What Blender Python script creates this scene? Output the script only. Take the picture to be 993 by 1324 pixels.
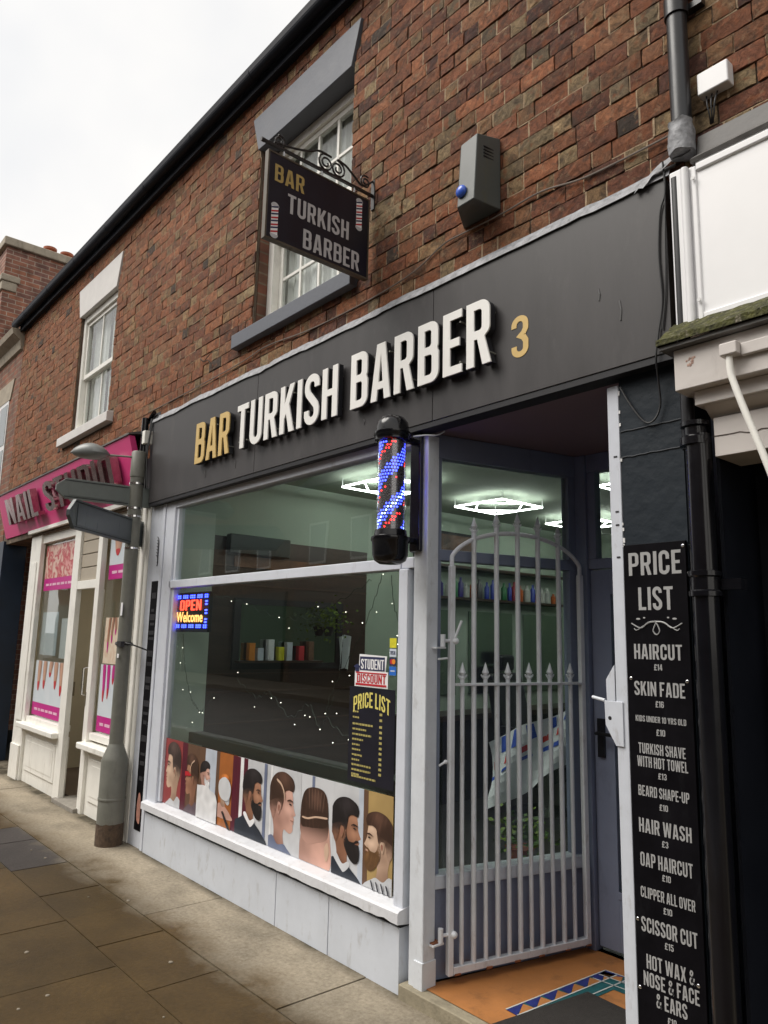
import bpy, bmesh, math, random
from mathutils import Vector, Matrix
from mathutils import noise as mnoise
R = math.radians
rnd = random.Random(11)
for _o in list(bpy.data.objects):
    bpy.data.objects.remove(_o)
S = bpy.context.scene
COL = S.collection

# ------------------------------------------------------------------ camera, sky, sun, exposure
yaw, pitch, roll = R(49.34), R(9.644), R(1.246)
cy, sy, cp, sp = math.cos(yaw), math.sin(yaw), math.cos(pitch), math.sin(pitch)
fw = Vector((-sy * cp, cy * cp, sp)); rt = Vector((cy, sy, 0)); up = rt.cross(fw)
rt2 = math.cos(roll) * rt + math.sin(roll) * up
up2 = -math.sin(roll) * rt + math.cos(roll) * up
cam = bpy.data.cameras.new('camera'); cam.sensor_fit = 'VERTICAL'; cam.sensor_height = 36
cam.lens = 36 * 961.3 / 1324; cam.clip_start = .05; cam.clip_end = 2000
camo = bpy.data.objects.new('camera', cam); COL.objects.link(camo)
m3 = Matrix((rt2, up2, -fw)).transposed()
camo.matrix_world = Matrix.Translation((0, -2.433, 1.55)) @ m3.to_4x4()
S.camera = camo

W = bpy.data.worlds.new('World'); S.world = W; W.use_nodes = True
wn = W.node_tree.nodes; wl = W.node_tree.links
bg = wn['Background']
sky = wn.new('ShaderNodeTexSky'); sky.sky_type = 'NISHITA'; sky.sun_disc = False
SUN_EL, SUN_AZ = R(52), R(205)
sky.sun_elevation = SUN_EL; sky.sun_rotation = SUN_AZ; sky.dust_density = 4; sky.air_density = 1.3; sky.altitude = 50
hsv = wn.new('ShaderNodeHueSaturation'); hsv.inputs['Saturation'].default_value = .12; hsv.inputs['Value'].default_value = 1.0
wl.new(sky.outputs[0], hsv.inputs['Color'])
tcw = wn.new('ShaderNodeTexCoord'); cn = wn.new('ShaderNodeTexNoise'); cn.inputs['Scale'].default_value = 1.7; cn.inputs['Detail'].default_value = 5
wl.new(tcw.outputs['Generated'], cn.inputs['Vector'])
cr = wn.new('ShaderNodeValToRGB'); cr.color_ramp.elements[0].position = .3; cr.color_ramp.elements[1].position = .7
cr.color_ramp.elements[0].color = (7.5, 7.6, 7.8, 1); cr.color_ramp.elements[1].color = (11.4, 10.8, 9.9, 1)
wl.new(cn.outputs['Fac'], cr.inputs[0])
wmx = wn.new('ShaderNodeMixRGB'); wmx.inputs[0].default_value = .8
wl.new(hsv.outputs[0], wmx.inputs[1]); wl.new(cr.outputs[0], wmx.inputs[2])
wl.new(wmx.outputs[0], bg.inputs['Color']); bg.inputs['Strength'].default_value = .064

sd = bpy.data.lights.new('sun', 'SUN'); sd.energy = 1.5; sd.angle = R(38); sd.color = (1, .95, .88)
so = bpy.data.objects.new('sun', sd); COL.objects.link(so)
# from upper left, street side
so.rotation_euler = Vector((.40, .62, -.95)).to_track_quat('-Z', 'Y').to_euler()
S.view_settings.view_transform = 'Standard'; S.view_settings.look = 'None'
S.view_settings.exposure = 1.0; S.view_settings.gamma = 1
S.view_settings.use_curve_mapping = False
S.cycles.max_bounces = 8; S.cycles.transparent_max_bounces = 12
S.cycles.caustics_reflective = False; S.cycles.caustics_refractive = False

# ------------------------------------------------------------------ materials
MATS = {}
def new_mat(name):
    m = bpy.data.materials.new(name); m.use_nodes = True
    return m, m.node_tree.nodes, m.node_tree.links, m.node_tree.nodes['Principled BSDF']
def posnode(n):
    return n.new('ShaderNodeNewGeometry').outputs['Position']
def mat(name, col, rough=.5, metal=0, var=.12, scale=9, bump=.0, bscale=60, dirt=None, dirt_amt=.5, dscale=3, spec=.5, stretch=(1, 1, 1), coat=0):
    if name in MATS: return MATS[name]
    m, n, l, b = new_mat(name)
    b.inputs['Roughness'].default_value = rough; b.inputs['Metallic'].default_value = metal
    b.inputs['Specular IOR Level'].default_value = spec; b.inputs['Coat Weight'].default_value = coat
    p = posnode(n)
    mp = n.new('ShaderNodeMapping'); mp.inputs['Scale'].default_value = stretch; l.new(p, mp.inputs['Vector'])
    t = n.new('ShaderNodeTexNoise'); t.inputs['Scale'].default_value = scale; t.inputs['Detail'].default_value = 6; t.inputs['Roughness'].default_value = .65
    l.new(mp.outputs[0], t.inputs['Vector'])
    r = n.new('ShaderNodeValToRGB'); r.color_ramp.elements[0].position = .3; r.color_ramp.elements[1].position = .7
    r.color_ramp.elements[0].color = tuple(c * (1 - var) for c in col) + (1,)
    r.color_ramp.elements[1].color = tuple(min(1, c * (1 + var)) for c in col) + (1,)
    l.new(t.outputs['Fac'], r.inputs[0]); out = r.outputs[0]
    if dirt:
        t2 = n.new('ShaderNodeTexNoise'); t2.inputs['Scale'].default_value = dscale; t2.inputs['Detail'].default_value = 9; t2.inputs['Roughness'].default_value = .72
        mp2 = n.new('ShaderNodeMapping'); mp2.inputs['Scale'].default_value = (1.6, 1.6, .6); l.new(p, mp2.inputs['Vector']); l.new(mp2.outputs[0], t2.inputs['Vector'])
        r2 = n.new('ShaderNodeValToRGB'); r2.color_ramp.elements[0].position = .55; r2.color_ramp.elements[1].position = .72
        r2.color_ramp.elements[1].color = (dirt_amt,) * 3 + (1,); l.new(t2.outputs['Fac'], r2.inputs[0])
        mx = n.new('ShaderNodeMixRGB'); l.new(r2.outputs[0], mx.inputs[0]); l.new(out, mx.inputs[1]); mx.inputs[2].default_value = tuple(dirt) + (1,); out = mx.outputs[0]
    l.new(out, b.inputs['Base Color'])
    rr = n.new('ShaderNodeMapRange'); rr.inputs['To Min'].default_value = max(0, rough - .1); rr.inputs['To Max'].default_value = min(1, rough + .12)
    l.new(t.outputs['Fac'], rr.inputs['Value']); l.new(rr.outputs[0], b.inputs['Roughness'])
    if bump:
        t3 = n.new('ShaderNodeTexNoise'); t3.inputs['Scale'].default_value = bscale; t3.inputs['Detail'].default_value = 5
        l.new(mp.outputs[0], t3.inputs['Vector'])
        bp = n.new('ShaderNodeBump'); bp.inputs['Strength'].default_value = bump; bp.inputs['Distance'].default_value = .01
        l.new(t3.outputs['Fac'], bp.inputs['Height']); l.new(bp.outputs[0], b.inputs['Normal'])
    MATS[name] = m; return m
def emit(name, col, s):
    if name in MATS: return MATS[name]
    m, n, l, b = new_mat(name)
    b.inputs['Base Color'].default_value = tuple(min(1, c) for c in col) + (1,)
    b.inputs['Emission Color'].default_value = tuple(col) + (1,); b.inputs['Emission Strength'].default_value = s
    MATS[name] = m; return m
def glass(name='pane_glass', tint=(.93, .96, .95), ior=1.5, gain=1.4):
    if name in MATS: return MATS[name]
    m = bpy.data.materials.new(name); m.use_nodes = True; n = m.node_tree.nodes; l = m.node_tree.links
    n.remove(n['Principled BSDF'])
    tr = n.new('ShaderNodeBsdfTransparent'); tr.inputs[0].default_value = tint + (1,)
    gl = n.new('ShaderNodeBsdfGlossy'); gl.inputs['Roughness'].default_value = .012
    ge = n.new('ShaderNodeNewGeometry'); dt = n.new('ShaderNodeVectorMath'); dt.operation = 'DOT_PRODUCT'
    l.new(ge.outputs['Incoming'], dt.inputs[0]); l.new(ge.outputs['Normal'], dt.inputs[1])
    ab = n.new('ShaderNodeMath'); ab.operation = 'ABSOLUTE'; l.new(dt.outputs['Value'], ab.inputs[0])
    om = n.new('ShaderNodeMath'); om.operation = 'SUBTRACT'; om.inputs[0].default_value = 1; l.new(ab.outputs[0], om.inputs[1])
    pw = n.new('ShaderNodeMath'); pw.operation = 'POWER'; pw.inputs[1].default_value = 5; l.new(om.outputs[0], pw.inputs[0])
    mu = n.new('ShaderNodeMath'); mu.operation = 'MULTIPLY_ADD'; mu.inputs[1].default_value = .96 * gain; mu.inputs[2].default_value = .04 * gain; mu.use_clamp = True
    l.new(pw.outputs[0], mu.inputs[0])
    tn = n.new('ShaderNodeTexNoise'); tn.inputs['Scale'].default_value = 1.1
    l.new(posnode(n), tn.inputs['Vector'])
    bp = n.new('ShaderNodeBump'); bp.inputs['Strength'].default_value = .04; bp.inputs['Distance'].default_value = .05
    l.new(tn.outputs['Fac'], bp.inputs['Height']); l.new(bp.outputs[0], gl.inputs['Normal'])
    mx = n.new('ShaderNodeMixShader'); l.new(mu.outputs[0], mx.inputs[0]); l.new(tr.outputs[0], mx.inputs[1]); l.new(gl.outputs[0], mx.inputs[2])
    l.new(mx.outputs[0], n['Material Output'].inputs['Surface'])
    MATS[name] = m; return m

def brick_geo_mat():
    """bricks modelled one by one; per-brick attribute 'tone' (r: colour, g: brightness, b: spots)"""
    m, n, l, b = new_mat('weathered_brick')
    at = n.new('ShaderNodeAttribute'); at.attribute_name = 'tone'
    se = n.new('ShaderNodeSeparateColor'); l.new(at.outputs['Color'], se.inputs[0])
    r = n.new('ShaderNodeValToRGB'); e = r.color_ramp.elements
    cols = [(0, (.072, .030, .022)), (.18, (.150, .056, .031)), (.42, (.210, .078, .038)), (.62, (.265, .102, .046)), (.76, (.215, .096, .048)), (.86, (.225, .128, .060)), (.95, (.27, .195, .105)), (1, (.060, .042, .032))]
    e[0].position = 0; e[0].color = cols[0][1] + (1,); e[1].position = 1; e[1].color = cols[-1][1] + (1,)
    for p, c in cols[1:-1]:
        q = e.new(p); q.color = c + (1,)
    l.new(se.outputs[0], r.inputs[0])
    p = posnode(n)
    t = n.new('ShaderNodeTexNoise'); t.inputs['Scale'].default_value = 30; t.inputs['Detail'].default_value = 10; t.inputs['Roughness'].default_value = .85; t.inputs['Distortion'].default_value = .8
    l.new(p, t.inputs['Vector'])
    t2 = n.new('ShaderNodeTexNoise'); t2.inputs['Scale'].default_value = 13; t2.inputs['Detail'].default_value = 9; t2.inputs['Roughness'].default_value = .72; t2.inputs['Distortion'].default_value = .6; l.new(p, t2.inputs['Vector'])
    mr = n.new('ShaderNodeMapRange'); mr.inputs['From Min'].default_value = .36; mr.inputs['From Max'].default_value = .64; mr.inputs['To Min'].default_value = .42; mr.inputs['To Max'].default_value = 1.85
    l.new(t.outputs['Fac'], mr.inputs['Value'])
    mg = n.new('ShaderNodeMapRange'); mg.inputs['To Min'].default_value = .68; mg.inputs['To Max'].default_value = 1.25; l.new(se.outputs[1], mg.inputs['Value'])
    mm = n.new('ShaderNodeMath'); mm.operation = 'MULTIPLY'; l.new(mr.outputs[0], mm.inputs[0]); l.new(mg.outputs[0], mm.inputs[1])
    mul = n.new('ShaderNodeVectorMath'); mul.operation = 'SCALE'; l.new(r.outputs[0], mul.inputs[0]); l.new(mm.outputs[0], mul.inputs['Scale'])
    # soot and lime stains with a shape of their own
    st = n.new('ShaderNodeValToRGB'); st.color_ramp.elements[0].position = .51; st.color_ramp.elements[1].position = .60; st.color_ramp.elements[1].color = (.60, .60, .60, 1)
    l.new(t2.outputs['Fac'], st.inputs[0])
    mx = n.new('ShaderNodeMixRGB'); l.new(st.outputs[0], mx.inputs[0]); l.new(mul.outputs[0], mx.inputs[1]); mx.inputs[2].default_value = (.062, .040, .027, 1)
    t4 = n.new('ShaderNodeTexNoise'); t4.inputs['Scale'].default_value = 24; t4.inputs['Detail'].default_value = 9; t4.inputs['Roughness'].default_value = .75; l.new(p, t4.inputs['Vector'])
    st2 = n.new('ShaderNodeValToRGB'); st2.color_ramp.elements[0].position = .55; st2.color_ramp.elements[1].position = .63; st2.color_ramp.elements[1].color = (.7, .7, .7, 1)
    l.new(t4.outputs['Fac'], st2.inputs[0])
    mx2 = n.new('ShaderNodeMixRGB'); l.new(st2.outputs[0], mx2.inputs[0]); l.new(mx.outputs[0], mx2.inputs[1]); mx2.inputs[2].default_value = (.32, .215, .125, 1)
    t5 = n.new('ShaderNodeTexNoise'); t5.inputs['Scale'].default_value = 19; t5.inputs['Detail'].default_value = 6; l.new(p, t5.inputs['Vector']); st3 = n.new('ShaderNodeValToRGB'); st3.color_ramp.elements[0].position = .54; st3.color_ramp.elements[1].position = .62; st3.color_ramp.elements[1].color = (.75, .75, .75, 1); l.new(t5.outputs['Color'], st3.inputs[0])
    mx3 = n.new('ShaderNodeMixRGB'); l.new(st3.outputs[0], mx3.inputs[0]); l.new(mx2.outputs[0], mx3.inputs[1]); mx3.inputs[2].default_value = (.27, .088, .034, 1)
    l.new(mx3.outputs[0], b.inputs['Base Color'])
    b.inputs['Roughness'].default_value = .82; b.inputs['Specular IOR Level'].default_value = .3
    bp = n.new('ShaderNodeBump'); bp.inputs['Strength'].default_value = 1.0; bp.inputs['Distance'].default_value = .016
    l.new(t.outputs['Fac'], bp.inputs['Height']); l.new(bp.outputs[0], b.inputs['Normal'])
    return m
def brick_tex_mat(name, c1, c2, mortar, axis='xz'):
    m, n, l, b = new_mat(name)
    p = posnode(n); sx = n.new('ShaderNodeSeparateXYZ'); l.new(p, sx.inputs[0]); cx = n.new('ShaderNodeCombineXYZ')
    l.new(sx.outputs[0 if axis == 'xz' else 1], cx.inputs[0]); l.new(sx.outputs[2], cx.inputs[1])
    t = n.new('ShaderNodeTexNoise'); t.inputs['Scale'].default_value = 6; t.inputs['Detail'].default_value = 6; l.new(p, t.inputs['Vector'])
    br = n.new('ShaderNodeTexBrick'); br.inputs['Scale'].default_value = 1; br.inputs['Brick Width'].default_value = .235; br.inputs['Row Height'].default_value = .078
    br.inputs['Mortar Size'].default_value = .007; br.inputs['Bias'].default_value = -.1
    br.inputs['Color1'].default_value = c1 + (1,); br.inputs['Color2'].default_value = c2 + (1,); br.inputs['Mortar'].default_value = mortar + (1,)
    l.new(cx.outputs[0], br.inputs['Vector'])
    mr = n.new('ShaderNodeMapRange'); mr.inputs['From Min'].default_value = .3; mr.inputs['From Max'].default_value = .7; mr.inputs['To Min'].default_value = .55; mr.inputs['To Max'].default_value = 1.35
    l.new(t.outputs['Fac'], mr.inputs['Value'])
    mul = n.new('ShaderNodeVectorMath'); mul.operation = 'SCALE'; l.new(br.outputs['Color'], mul.inputs[0]); l.new(mr.outputs[0], mul.inputs['Scale'])
    l.new(mul.outputs[0], b.inputs['Base Color']); b.inputs['Roughness'].default_value = .85
    bp = n.new('ShaderNodeBump'); bp.inputs['Strength'].default_value = .6; bp.inputs['Distance'].default_value = .01; bp.invert = True
    l.new(br.outputs['Fac'], bp.inputs['Height']); l.new(bp.outputs[0], b.inputs['Normal'])
    return m

M_BRICK = brick_geo_mat()
M_MORTAR = mat('lime_mortar', (.105, .075, .052), .9, var=.5, scale=9, bump=.5, bscale=90, dirt=(.30, .235, .165), dirt_amt=.8, dscale=2.2)
M_PALEMORT = mat('pale_pointing', (.33, .235, .145), .9, var=.4, scale=22, bump=.6, bscale=120, dirt=(.15, .11, .075), dirt_amt=.9, dscale=11)
M_FRAME = mat('pale_blue_grey_paint', (.63, .66, .725), .42, var=.05, scale=6, bump=.06, bscale=25, dirt=(.27, .27, .27), dirt_amt=.45, dscale=7)
M_RISER = mat('stall_riser_paint', (.58, .615, .675), .5, var=.06, scale=4, bump=.08, bscale=18, dirt=(.30, .285, .26), dirt_amt=.6, dscale=8)
M_SILLP = mat('white_chipped_sill_paint', (.66, .67, .70), .45, var=.06, scale=12, bump=.25, bscale=35, dirt=(.34, .32, .29), dirt_amt=.55, dscale=14)
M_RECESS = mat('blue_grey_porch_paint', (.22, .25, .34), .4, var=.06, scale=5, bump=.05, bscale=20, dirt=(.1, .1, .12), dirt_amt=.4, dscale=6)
M_FASCIA = mat('charcoal_sign_panel', (.046, .043, .044), .42, var=.22, scale=2.6, stretch=(2.2, 1, .5), dirt=(.080, .075, .074), dirt_amt=.6, dscale=3.4, spec=.4)
M_BLACK = mat('satin_black', (.010, .010, .012), .32, var=.2, scale=20)
M_GLOSSBLK = mat('gloss_black', (.005, .005, .007), .16, var=.2, scale=12)
M_MATTBLK = mat('matt_black', (.009, .009, .012), .6, var=.2, scale=20)
M_SIGNBLK = mat('black_board_print', (.0055, .005, .0065), .5, var=.3, scale=8, dirt=(.014, .014, .016), dirt_amt=.6, dscale=9, spec=.06)
M_LEAD = mat('lead_flashing', (.26, .265, .28), .6, metal=.1, var=.45, scale=22, bump=.8, bscale=30, dirt=(.07, .066, .062), dirt_amt=.95, dscale=14)
M_DARKLEAD = mat('dark_lead', (.11, .105, .10), .6, var=.3, scale=14, bump=.3, bscale=20)
M_GREYLINT = mat('grey_painted_stone', (.115, .125, .15), .6, var=.08, scale=9, bump=.12, bscale=40)
M_WHITE = mat('white_gloss_paint', (.74, .74, .74), .35, var=.04, scale=6, bump=.05, bscale=30, dirt=(.45, .42, .38), dirt_amt=.5, dscale=9)
M_CREAM = mat('cream_white_paint', (.84, .825, .77), .4, var=.05, scale=6, bump=.06, bscale=30, dirt=(.42, .38, .32), dirt_amt=.5, dscale=6)
M_UPVC = mat('white_plastic', (.80, .80, .81), .35, var=.02)
M_WHITESTONE = mat('white_painted_stone', (.66, .64, .62), .6, var=.06, scale=9, bump=.15, bscale=40)
M_STONE = mat('sandstone', (.36, .31, .24), .8, var=.2, scale=7, bump=.3, bscale=40, dirt=(.14, .12, .09), dirt_amt=.7, dscale=5)
M_EAVES = mat('black_eaves_paint', (.008, .010, .018), .6, var=.2, scale=8, spec=.25)
M_CURTAIN = mat('white_net_curtain', (.84, .83, .79), .9, var=.12, scale=14, stretch=(9, 1, .3))
M_GOLD = mat('gold_letter_face', (.62, .43, .15), .4, var=.08)
M_LETTER = mat('white_letter_face', (.84, .83, .80), .4, var=.02)
M_STEEL = mat('galvanised_grey_paint', (.64, .67, .71), .42, var=.06, scale=12, bump=.08, bscale=40, dirt=(.22, .19, .16), dirt_amt=.45, dscale=10)
M_GATE = mat('gate_grey_paint', (.70, .72, .75), .42, var=.06, scale=12, bump=.05, bscale=60, dirt=(.25, .2, .16), dirt_amt=.5, dscale=12)
M_RUST = mat('rust', (.22, .075, .03), .85, var=.4, scale=40, bump=.4)
M_CHROME = mat('chrome', (.75, .75, .76), .12, metal=1, var=.02)
M_NAVY = mat('dark_navy_wall_paint', (.016, .022, .031), .5, var=.15, scale=4, bump=.35, bscale=9, dirt=(.006, .007, .01), dirt_amt=.5, dscale=3)
M_NAVY2 = mat('deep_navy_shop_paint', (.004, .006, .012), .5, var=.2, scale=5)
M_ALARM = mat('grey_alarm_casing', (.075, .085, .082), .42, var=.1, scale=6, dirt=(.09, .09, .05), dirt_amt=.6, dscale=9)
M_POLE = mat('olive_grey_pole_paint', (.17, .17, .145), .45, var=.12, scale=12, bump=.06, bscale=60, dirt=(.09, .085, .07), dirt_amt=.5, dscale=9)
M_FINGER = mat('grey_green_sign_metal', (.15, .17, .16), .38, var=.08, scale=10)
M_FINGERD = mat('dark_sign_face', (.075, .09, .10), .3, var=.1, scale=10, stretch=(6, 6, .5))
M_PINK = mat('magenta_fascia', (.74, .055, .235), .38, var=.06, scale=2)
M_PINKP = mat('magenta_print', (.50, .008, .22), .4, var=.05)
M_NAILMETAL = mat('mirror_letter', (.42, .30, .30), .16, metal=.9, var=.2, scale=30)
M_SAGE = mat('sage_green_plaster', (.40, .47, .39), .75, var=.04, scale=3, bump=.05, bscale=20)
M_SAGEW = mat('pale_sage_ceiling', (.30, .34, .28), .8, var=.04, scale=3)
M_DWOOD = mat('dark_brown_cladding', (.045, .025, .018), .35, var=.3, scale=4, stretch=(1, .4, 6))
M_DGREEN = mat('dark_green_black', (.008, .016, .014), .35, var=.2, scale=10)
M_FLOORIN = mat('dark_lino', (.03, .028, .026), .5, var=.2)
M_BEIGE = mat('beige_plaster', (.50, .44, .32), .8, var=.06, scale=3)
M_TILEFL = mat('terracotta_step_tile', (.40, .165, .05), .5, var=.18, scale=5, bump=.12, bscale=30, dirt=(.17, .075, .03), dirt_amt=.8, dscale=5)
M_MAT = mat('dark_door_mat', (.028, .024, .021), .95, var=.3, scale=60, bump=.8, bscale=300)
M_MOSB = mat('blue_mosaic', (.018, .028, .16), .4, var=.3, scale=30)
M_MOST = mat('teal_mosaic', (.015, .10, .11), .4, var=.3, scale=30)
M_PALELINE = mat('pale_mosaic_line', (.5, .52, .5), .5, var=.1)
M_MOSS = mat('mossy_lead', (.052, .052, .014), .95, var=.85, scale=34, bump=1, bscale=80, dirt=(.27, .24, .19), dirt_amt=.9, dscale=30)
M_SLATE = mat('roof_slate', (.06, .06, .07), .7, var=.2)
M_TERRA = mat('terracotta_pot', (.33, .10, .05), .8, var=.2, scale=12)
M_SKIN = mat('printed_skin', (.55, .32, .23), .5, var=.26, scale=16)
M_SKIN2 = mat('printed_tan_skin', (.38, .19, .12), .5, var=.26, scale=16)
M_SKIN3 = mat('printed_rosy_skin', (.62, .36, .29), .5, var=.26, scale=16)
M_SKIN4 = mat('printed_fair_skin', (.62, .43, .30), .5, var=.26, scale=16)
M_SHADE = mat('printed_skin_shade', (.40, .22, .15), .5, var=.2, scale=16)
M_EARSH = mat('printed_ear_shadow', (.32, .13, .08), .5, var=.1)
M_HAIRB = mat('printed_black_hair', (.014, .012, .014), .5, var=.6, scale=70, stretch=(1, 1, 3))
M_HAIRBR = mat('printed_brown_hair', (.055, .028, .018), .5, var=.6, scale=80, stretch=(1, 1, 3))
M_FADE = mat('printed_fade_hair', (.17, .10, .075), .5, var=.15, scale=60)
M_FADE2 = mat('printed_dark_fade_hair', (.075, .048, .042), .5, var=.2, scale=60)
M_BEARD2 = mat('printed_ginger_beard', (.16, .075, .03), .5, var=.35, scale=80, stretch=(2, 1, 1))
M_GREYP = mat('pale_grey_print', (.62, .63, .65), .5, var=.03, scale=4)
M_WHITEP = mat('white_print', (.82, .82, .83), .5, var=.015)
M_REDBG = mat('red_print', (.36, .05, .06), .5, var=.3, scale=12)
M_OCHREBG = mat('ochre_print', (.42, .27, .09), .5, var=.35, scale=7)
M_ORANGEBG = mat('orange_print', (.45, .14, .03), .5, var=.8, scale=14)
M_BROWNBG = mat('brown_print', (.16, .08, .045), .5, var=.5, scale=16)
M_MAROON = mat('maroon_print', (.10, .01, .025), .5, var=.2)
M_SUIT = mat('navy_print', (.03, .04, .06), .5, var=.3, scale=30)
M_TEE = mat('grey_blue_print', (.16, .18, .27), .5, var=.1)
M_TEEP = mat('purple_brown_print', (.13, .09, .11), .5, var=.1)
M_STRIPE = mat('ink_print', (.03, .03, .04), .5)
M_YELLOWP = mat('yellow_print', (.72, .62, .16), .5, var=.03)
M_REDP = mat('red_ink', (.50, .02, .03), .5, var=.04)
M_NAVYP = mat('navy_ink', (.02, .025, .08), .5, var=.04)
M_BLUEP = mat('blue_card_ink', (.02, .14, .55), .5)
M_YCARD = mat('yellow_card_ink', (.65, .60, .03), .5, var=.2, scale=60)
M_CARDW = mat('card_white', (.55, .60, .68), .5)
M_ORP = mat('orange_ink', (.72, .25, .02), .5)
M_LISTTXT = mat('silver_grey_lettering', (.36, .36, .36), .5, var=.03)
M_LEAF = mat('leaf_green', (.05, .12, .012), .55, var=.4, scale=30)
M_LEAFY = mat('lime_leaf', (.12, .19, .012), .55, var=.4, scale=30)
M_CLOTHW = mat('white_cotton', (.62, .64, .66), .9, var=.04)
M_CLOTHR = mat('red_cotton', (.5, .03, .03), .9, var=.05)
M_CLOTHB = mat('blue_cotton', (.03, .08, .40), .9, var=.05)
M_CABLE = mat('grey_cable', (.20, .165, .14), .6, var=.25, scale=10)
M_CABLEB = mat('black_cable', (.015, .015, .016), .5)
M_GUM = mat('pale_gum', (.22, .19, .145), .8, var=.1)
M_SKYBLUE = mat('blue_lens', (.05, .13, .62), .15, var=.1)
M_TWIG = mat('dry_twig', (.06, .045, .03), .9)
E_WHITE = emit('led_white', (.95, 1, .93), 9)
E_BULB = emit('fairy_bulb', (1, .93, .78), 3)
E_BLUE = emit('led_blue', (.03, .05, 1.0), 7)
E_BLUEW = emit('led_blue_white', (.35, .55, 1.0), 5)
E_RED = emit('led_red', (1.0, .02, .02), 3)
E_REDT = emit('led_sign_red', (1.0, .06, .03), 2.2)
E_ORG = emit('led_sign_orange', (1.0, .42, .12), 1.6)
GL = glass()
GLUP = glass('upper_pane_glass', (.9, .92, .92), 1.5, 1.0)
GLTUBE = glass('pole_tube_glass', (.95, .95, .97), 1.45, 1.6)

# ------------------------------------------------------------------ mesh helpers
def bm_new(): return bmesh.new()
def add_box(bm, x0, x1, y0, y1, z0, z1):
    c = bmesh.ops.create_cube(bm, size=1)['verts']
    for v in c:
        v.co = Vector(((x0 + x1) / 2 + v.co.x * (x1 - x0), (y0 + y1) / 2 + v.co.y * (y1 - y0), (z0 + z1) / 2 + v.co.z * (z1 - z0)))
    return c
def add_obox(bm, p0, p1, t0, t1, z0, z1):
    """box along the plan line p0-p1, from t0 to t1 along its left normal"""
    a = Vector(p0); b = Vector(p1); d = (b - a).normalized(); nn = Vector((-d.y, d.x))
    c = [a + nn * t0, b + nn * t0, b + nn * t1, a + nn * t1]
    add_prism(bm, [(q.x, q.y, z0) for q in c], Vector((0, 0, z1 - z0)))
def add_prism(bm, pts, ext):
    v0 = [bm.verts.new(Vector(p)) for p in pts]; v1 = [bm.verts.new(Vector(p) + Vector(ext)) for p in pts]
    n = len(pts); fs = [bm.faces.new(v0), bm.faces.new(v1[::-1])]
    for i in range(n):
        fs.append(bm.faces.new((v0[i], v1[i], v1[(i + 1) % n], v0[(i + 1) % n])))
    bmesh.ops.recalc_face_normals(bm, faces=fs)
def add_tube(bm, pts, r, seg=8, caps=True):
    pts = [Vector(p) for p in pts]; rs = r if isinstance(r, (list, tuple)) else [r] * len(pts)
    rings = []; prev = None
    for i, p in enumerate(pts):
        d = (pts[min(i + 1, len(pts) - 1)] - pts[max(i - 1, 0)]).normalized()
        if prev is None:
            a = d.orthogonal().normalized()
        else:
            a = (prev - d * prev.dot(d)).normalized()
        prev = a; bb = d.cross(a)
        rings.append([bm.verts.new(p + rs[i] * (math.cos(2 * math.pi * k / seg) * a + math.sin(2 * math.pi * k / seg) * bb)) for k in range(seg)])
    for i in range(len(rings) - 1):
        for k in range(seg):
            bm.faces.new((rings[i][k], rings[i][(k + 1) % seg], rings[i + 1][(k + 1) % seg], rings[i + 1][k]))
    if caps:
        bm.faces.new(rings[0][::-1]); bm.faces.new(rings[-1])
def add_lathe(bm, prof, cx, cy_, seg=32):
    rings = []
    for r, z in prof:
        if r < 1e-5:
            rings.append([bm.verts.new((cx, cy_, z))])
        else:
            rings.append([bm.verts.new((cx + r * math.cos(2 * math.pi * k / seg), cy_ + r * math.sin(2 * math.pi * k / seg), z)) for k in range(seg)])
    for i in range(len(rings) - 1):
        A, B = rings[i], rings[i + 1]
        for k in range(seg):
            a0, a1 = A[k % len(A)], A[(k + 1) % len(A)]; b0, b1 = B[k % len(B)], B[(k + 1) % len(B)]
            f = []
            for q in (a0, a1, b1, b0):
                if q not in f: f.append(q)
            if len(f) > 2:
                try: bm.faces.new(f)
                except ValueError: pass
    for ring, rev in ((rings[0], True), (rings[-1], False)):
        if len(ring) > 2: bm.faces.new(ring[::-1] if rev else ring)
def add_ball(bm, c, r, seg=8, sc=(1, 1, 1)):
    vs = bmesh.ops.create_uvsphere(bm, u_segments=seg, v_segments=max(4, seg * 3 // 4), radius=r)['verts']
    for v in vs: v.co = Vector((v.co.x * sc[0], v.co.y * sc[1], v.co.z * sc[2])) + Vector(c)
def catmull(pts, n=5, closed=True):
    out = []; N = len(pts)
    rng = range(N) if closed else range(N - 1)
    for i in rng:
        if closed: p = [Vector(pts[(i + k) % N]) for k in (-1, 0, 1, 2)]
        else: p = [Vector(pts[max(0, min(N - 1, i + k))]) for k in (-1, 0, 1, 2)]
        for j in range(n):
            t = j / n
            out.append(.5 * ((2 * p[1]) + (p[2] - p[0]) * t + (2 * p[0] - 5 * p[1] + 4 * p[2] - p[3]) * t * t + (3 * p[1] - p[0] - 3 * p[2] + p[3]) * t ** 3))
    if not closed: out.append(Vector(pts[-1]))
    return out

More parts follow.
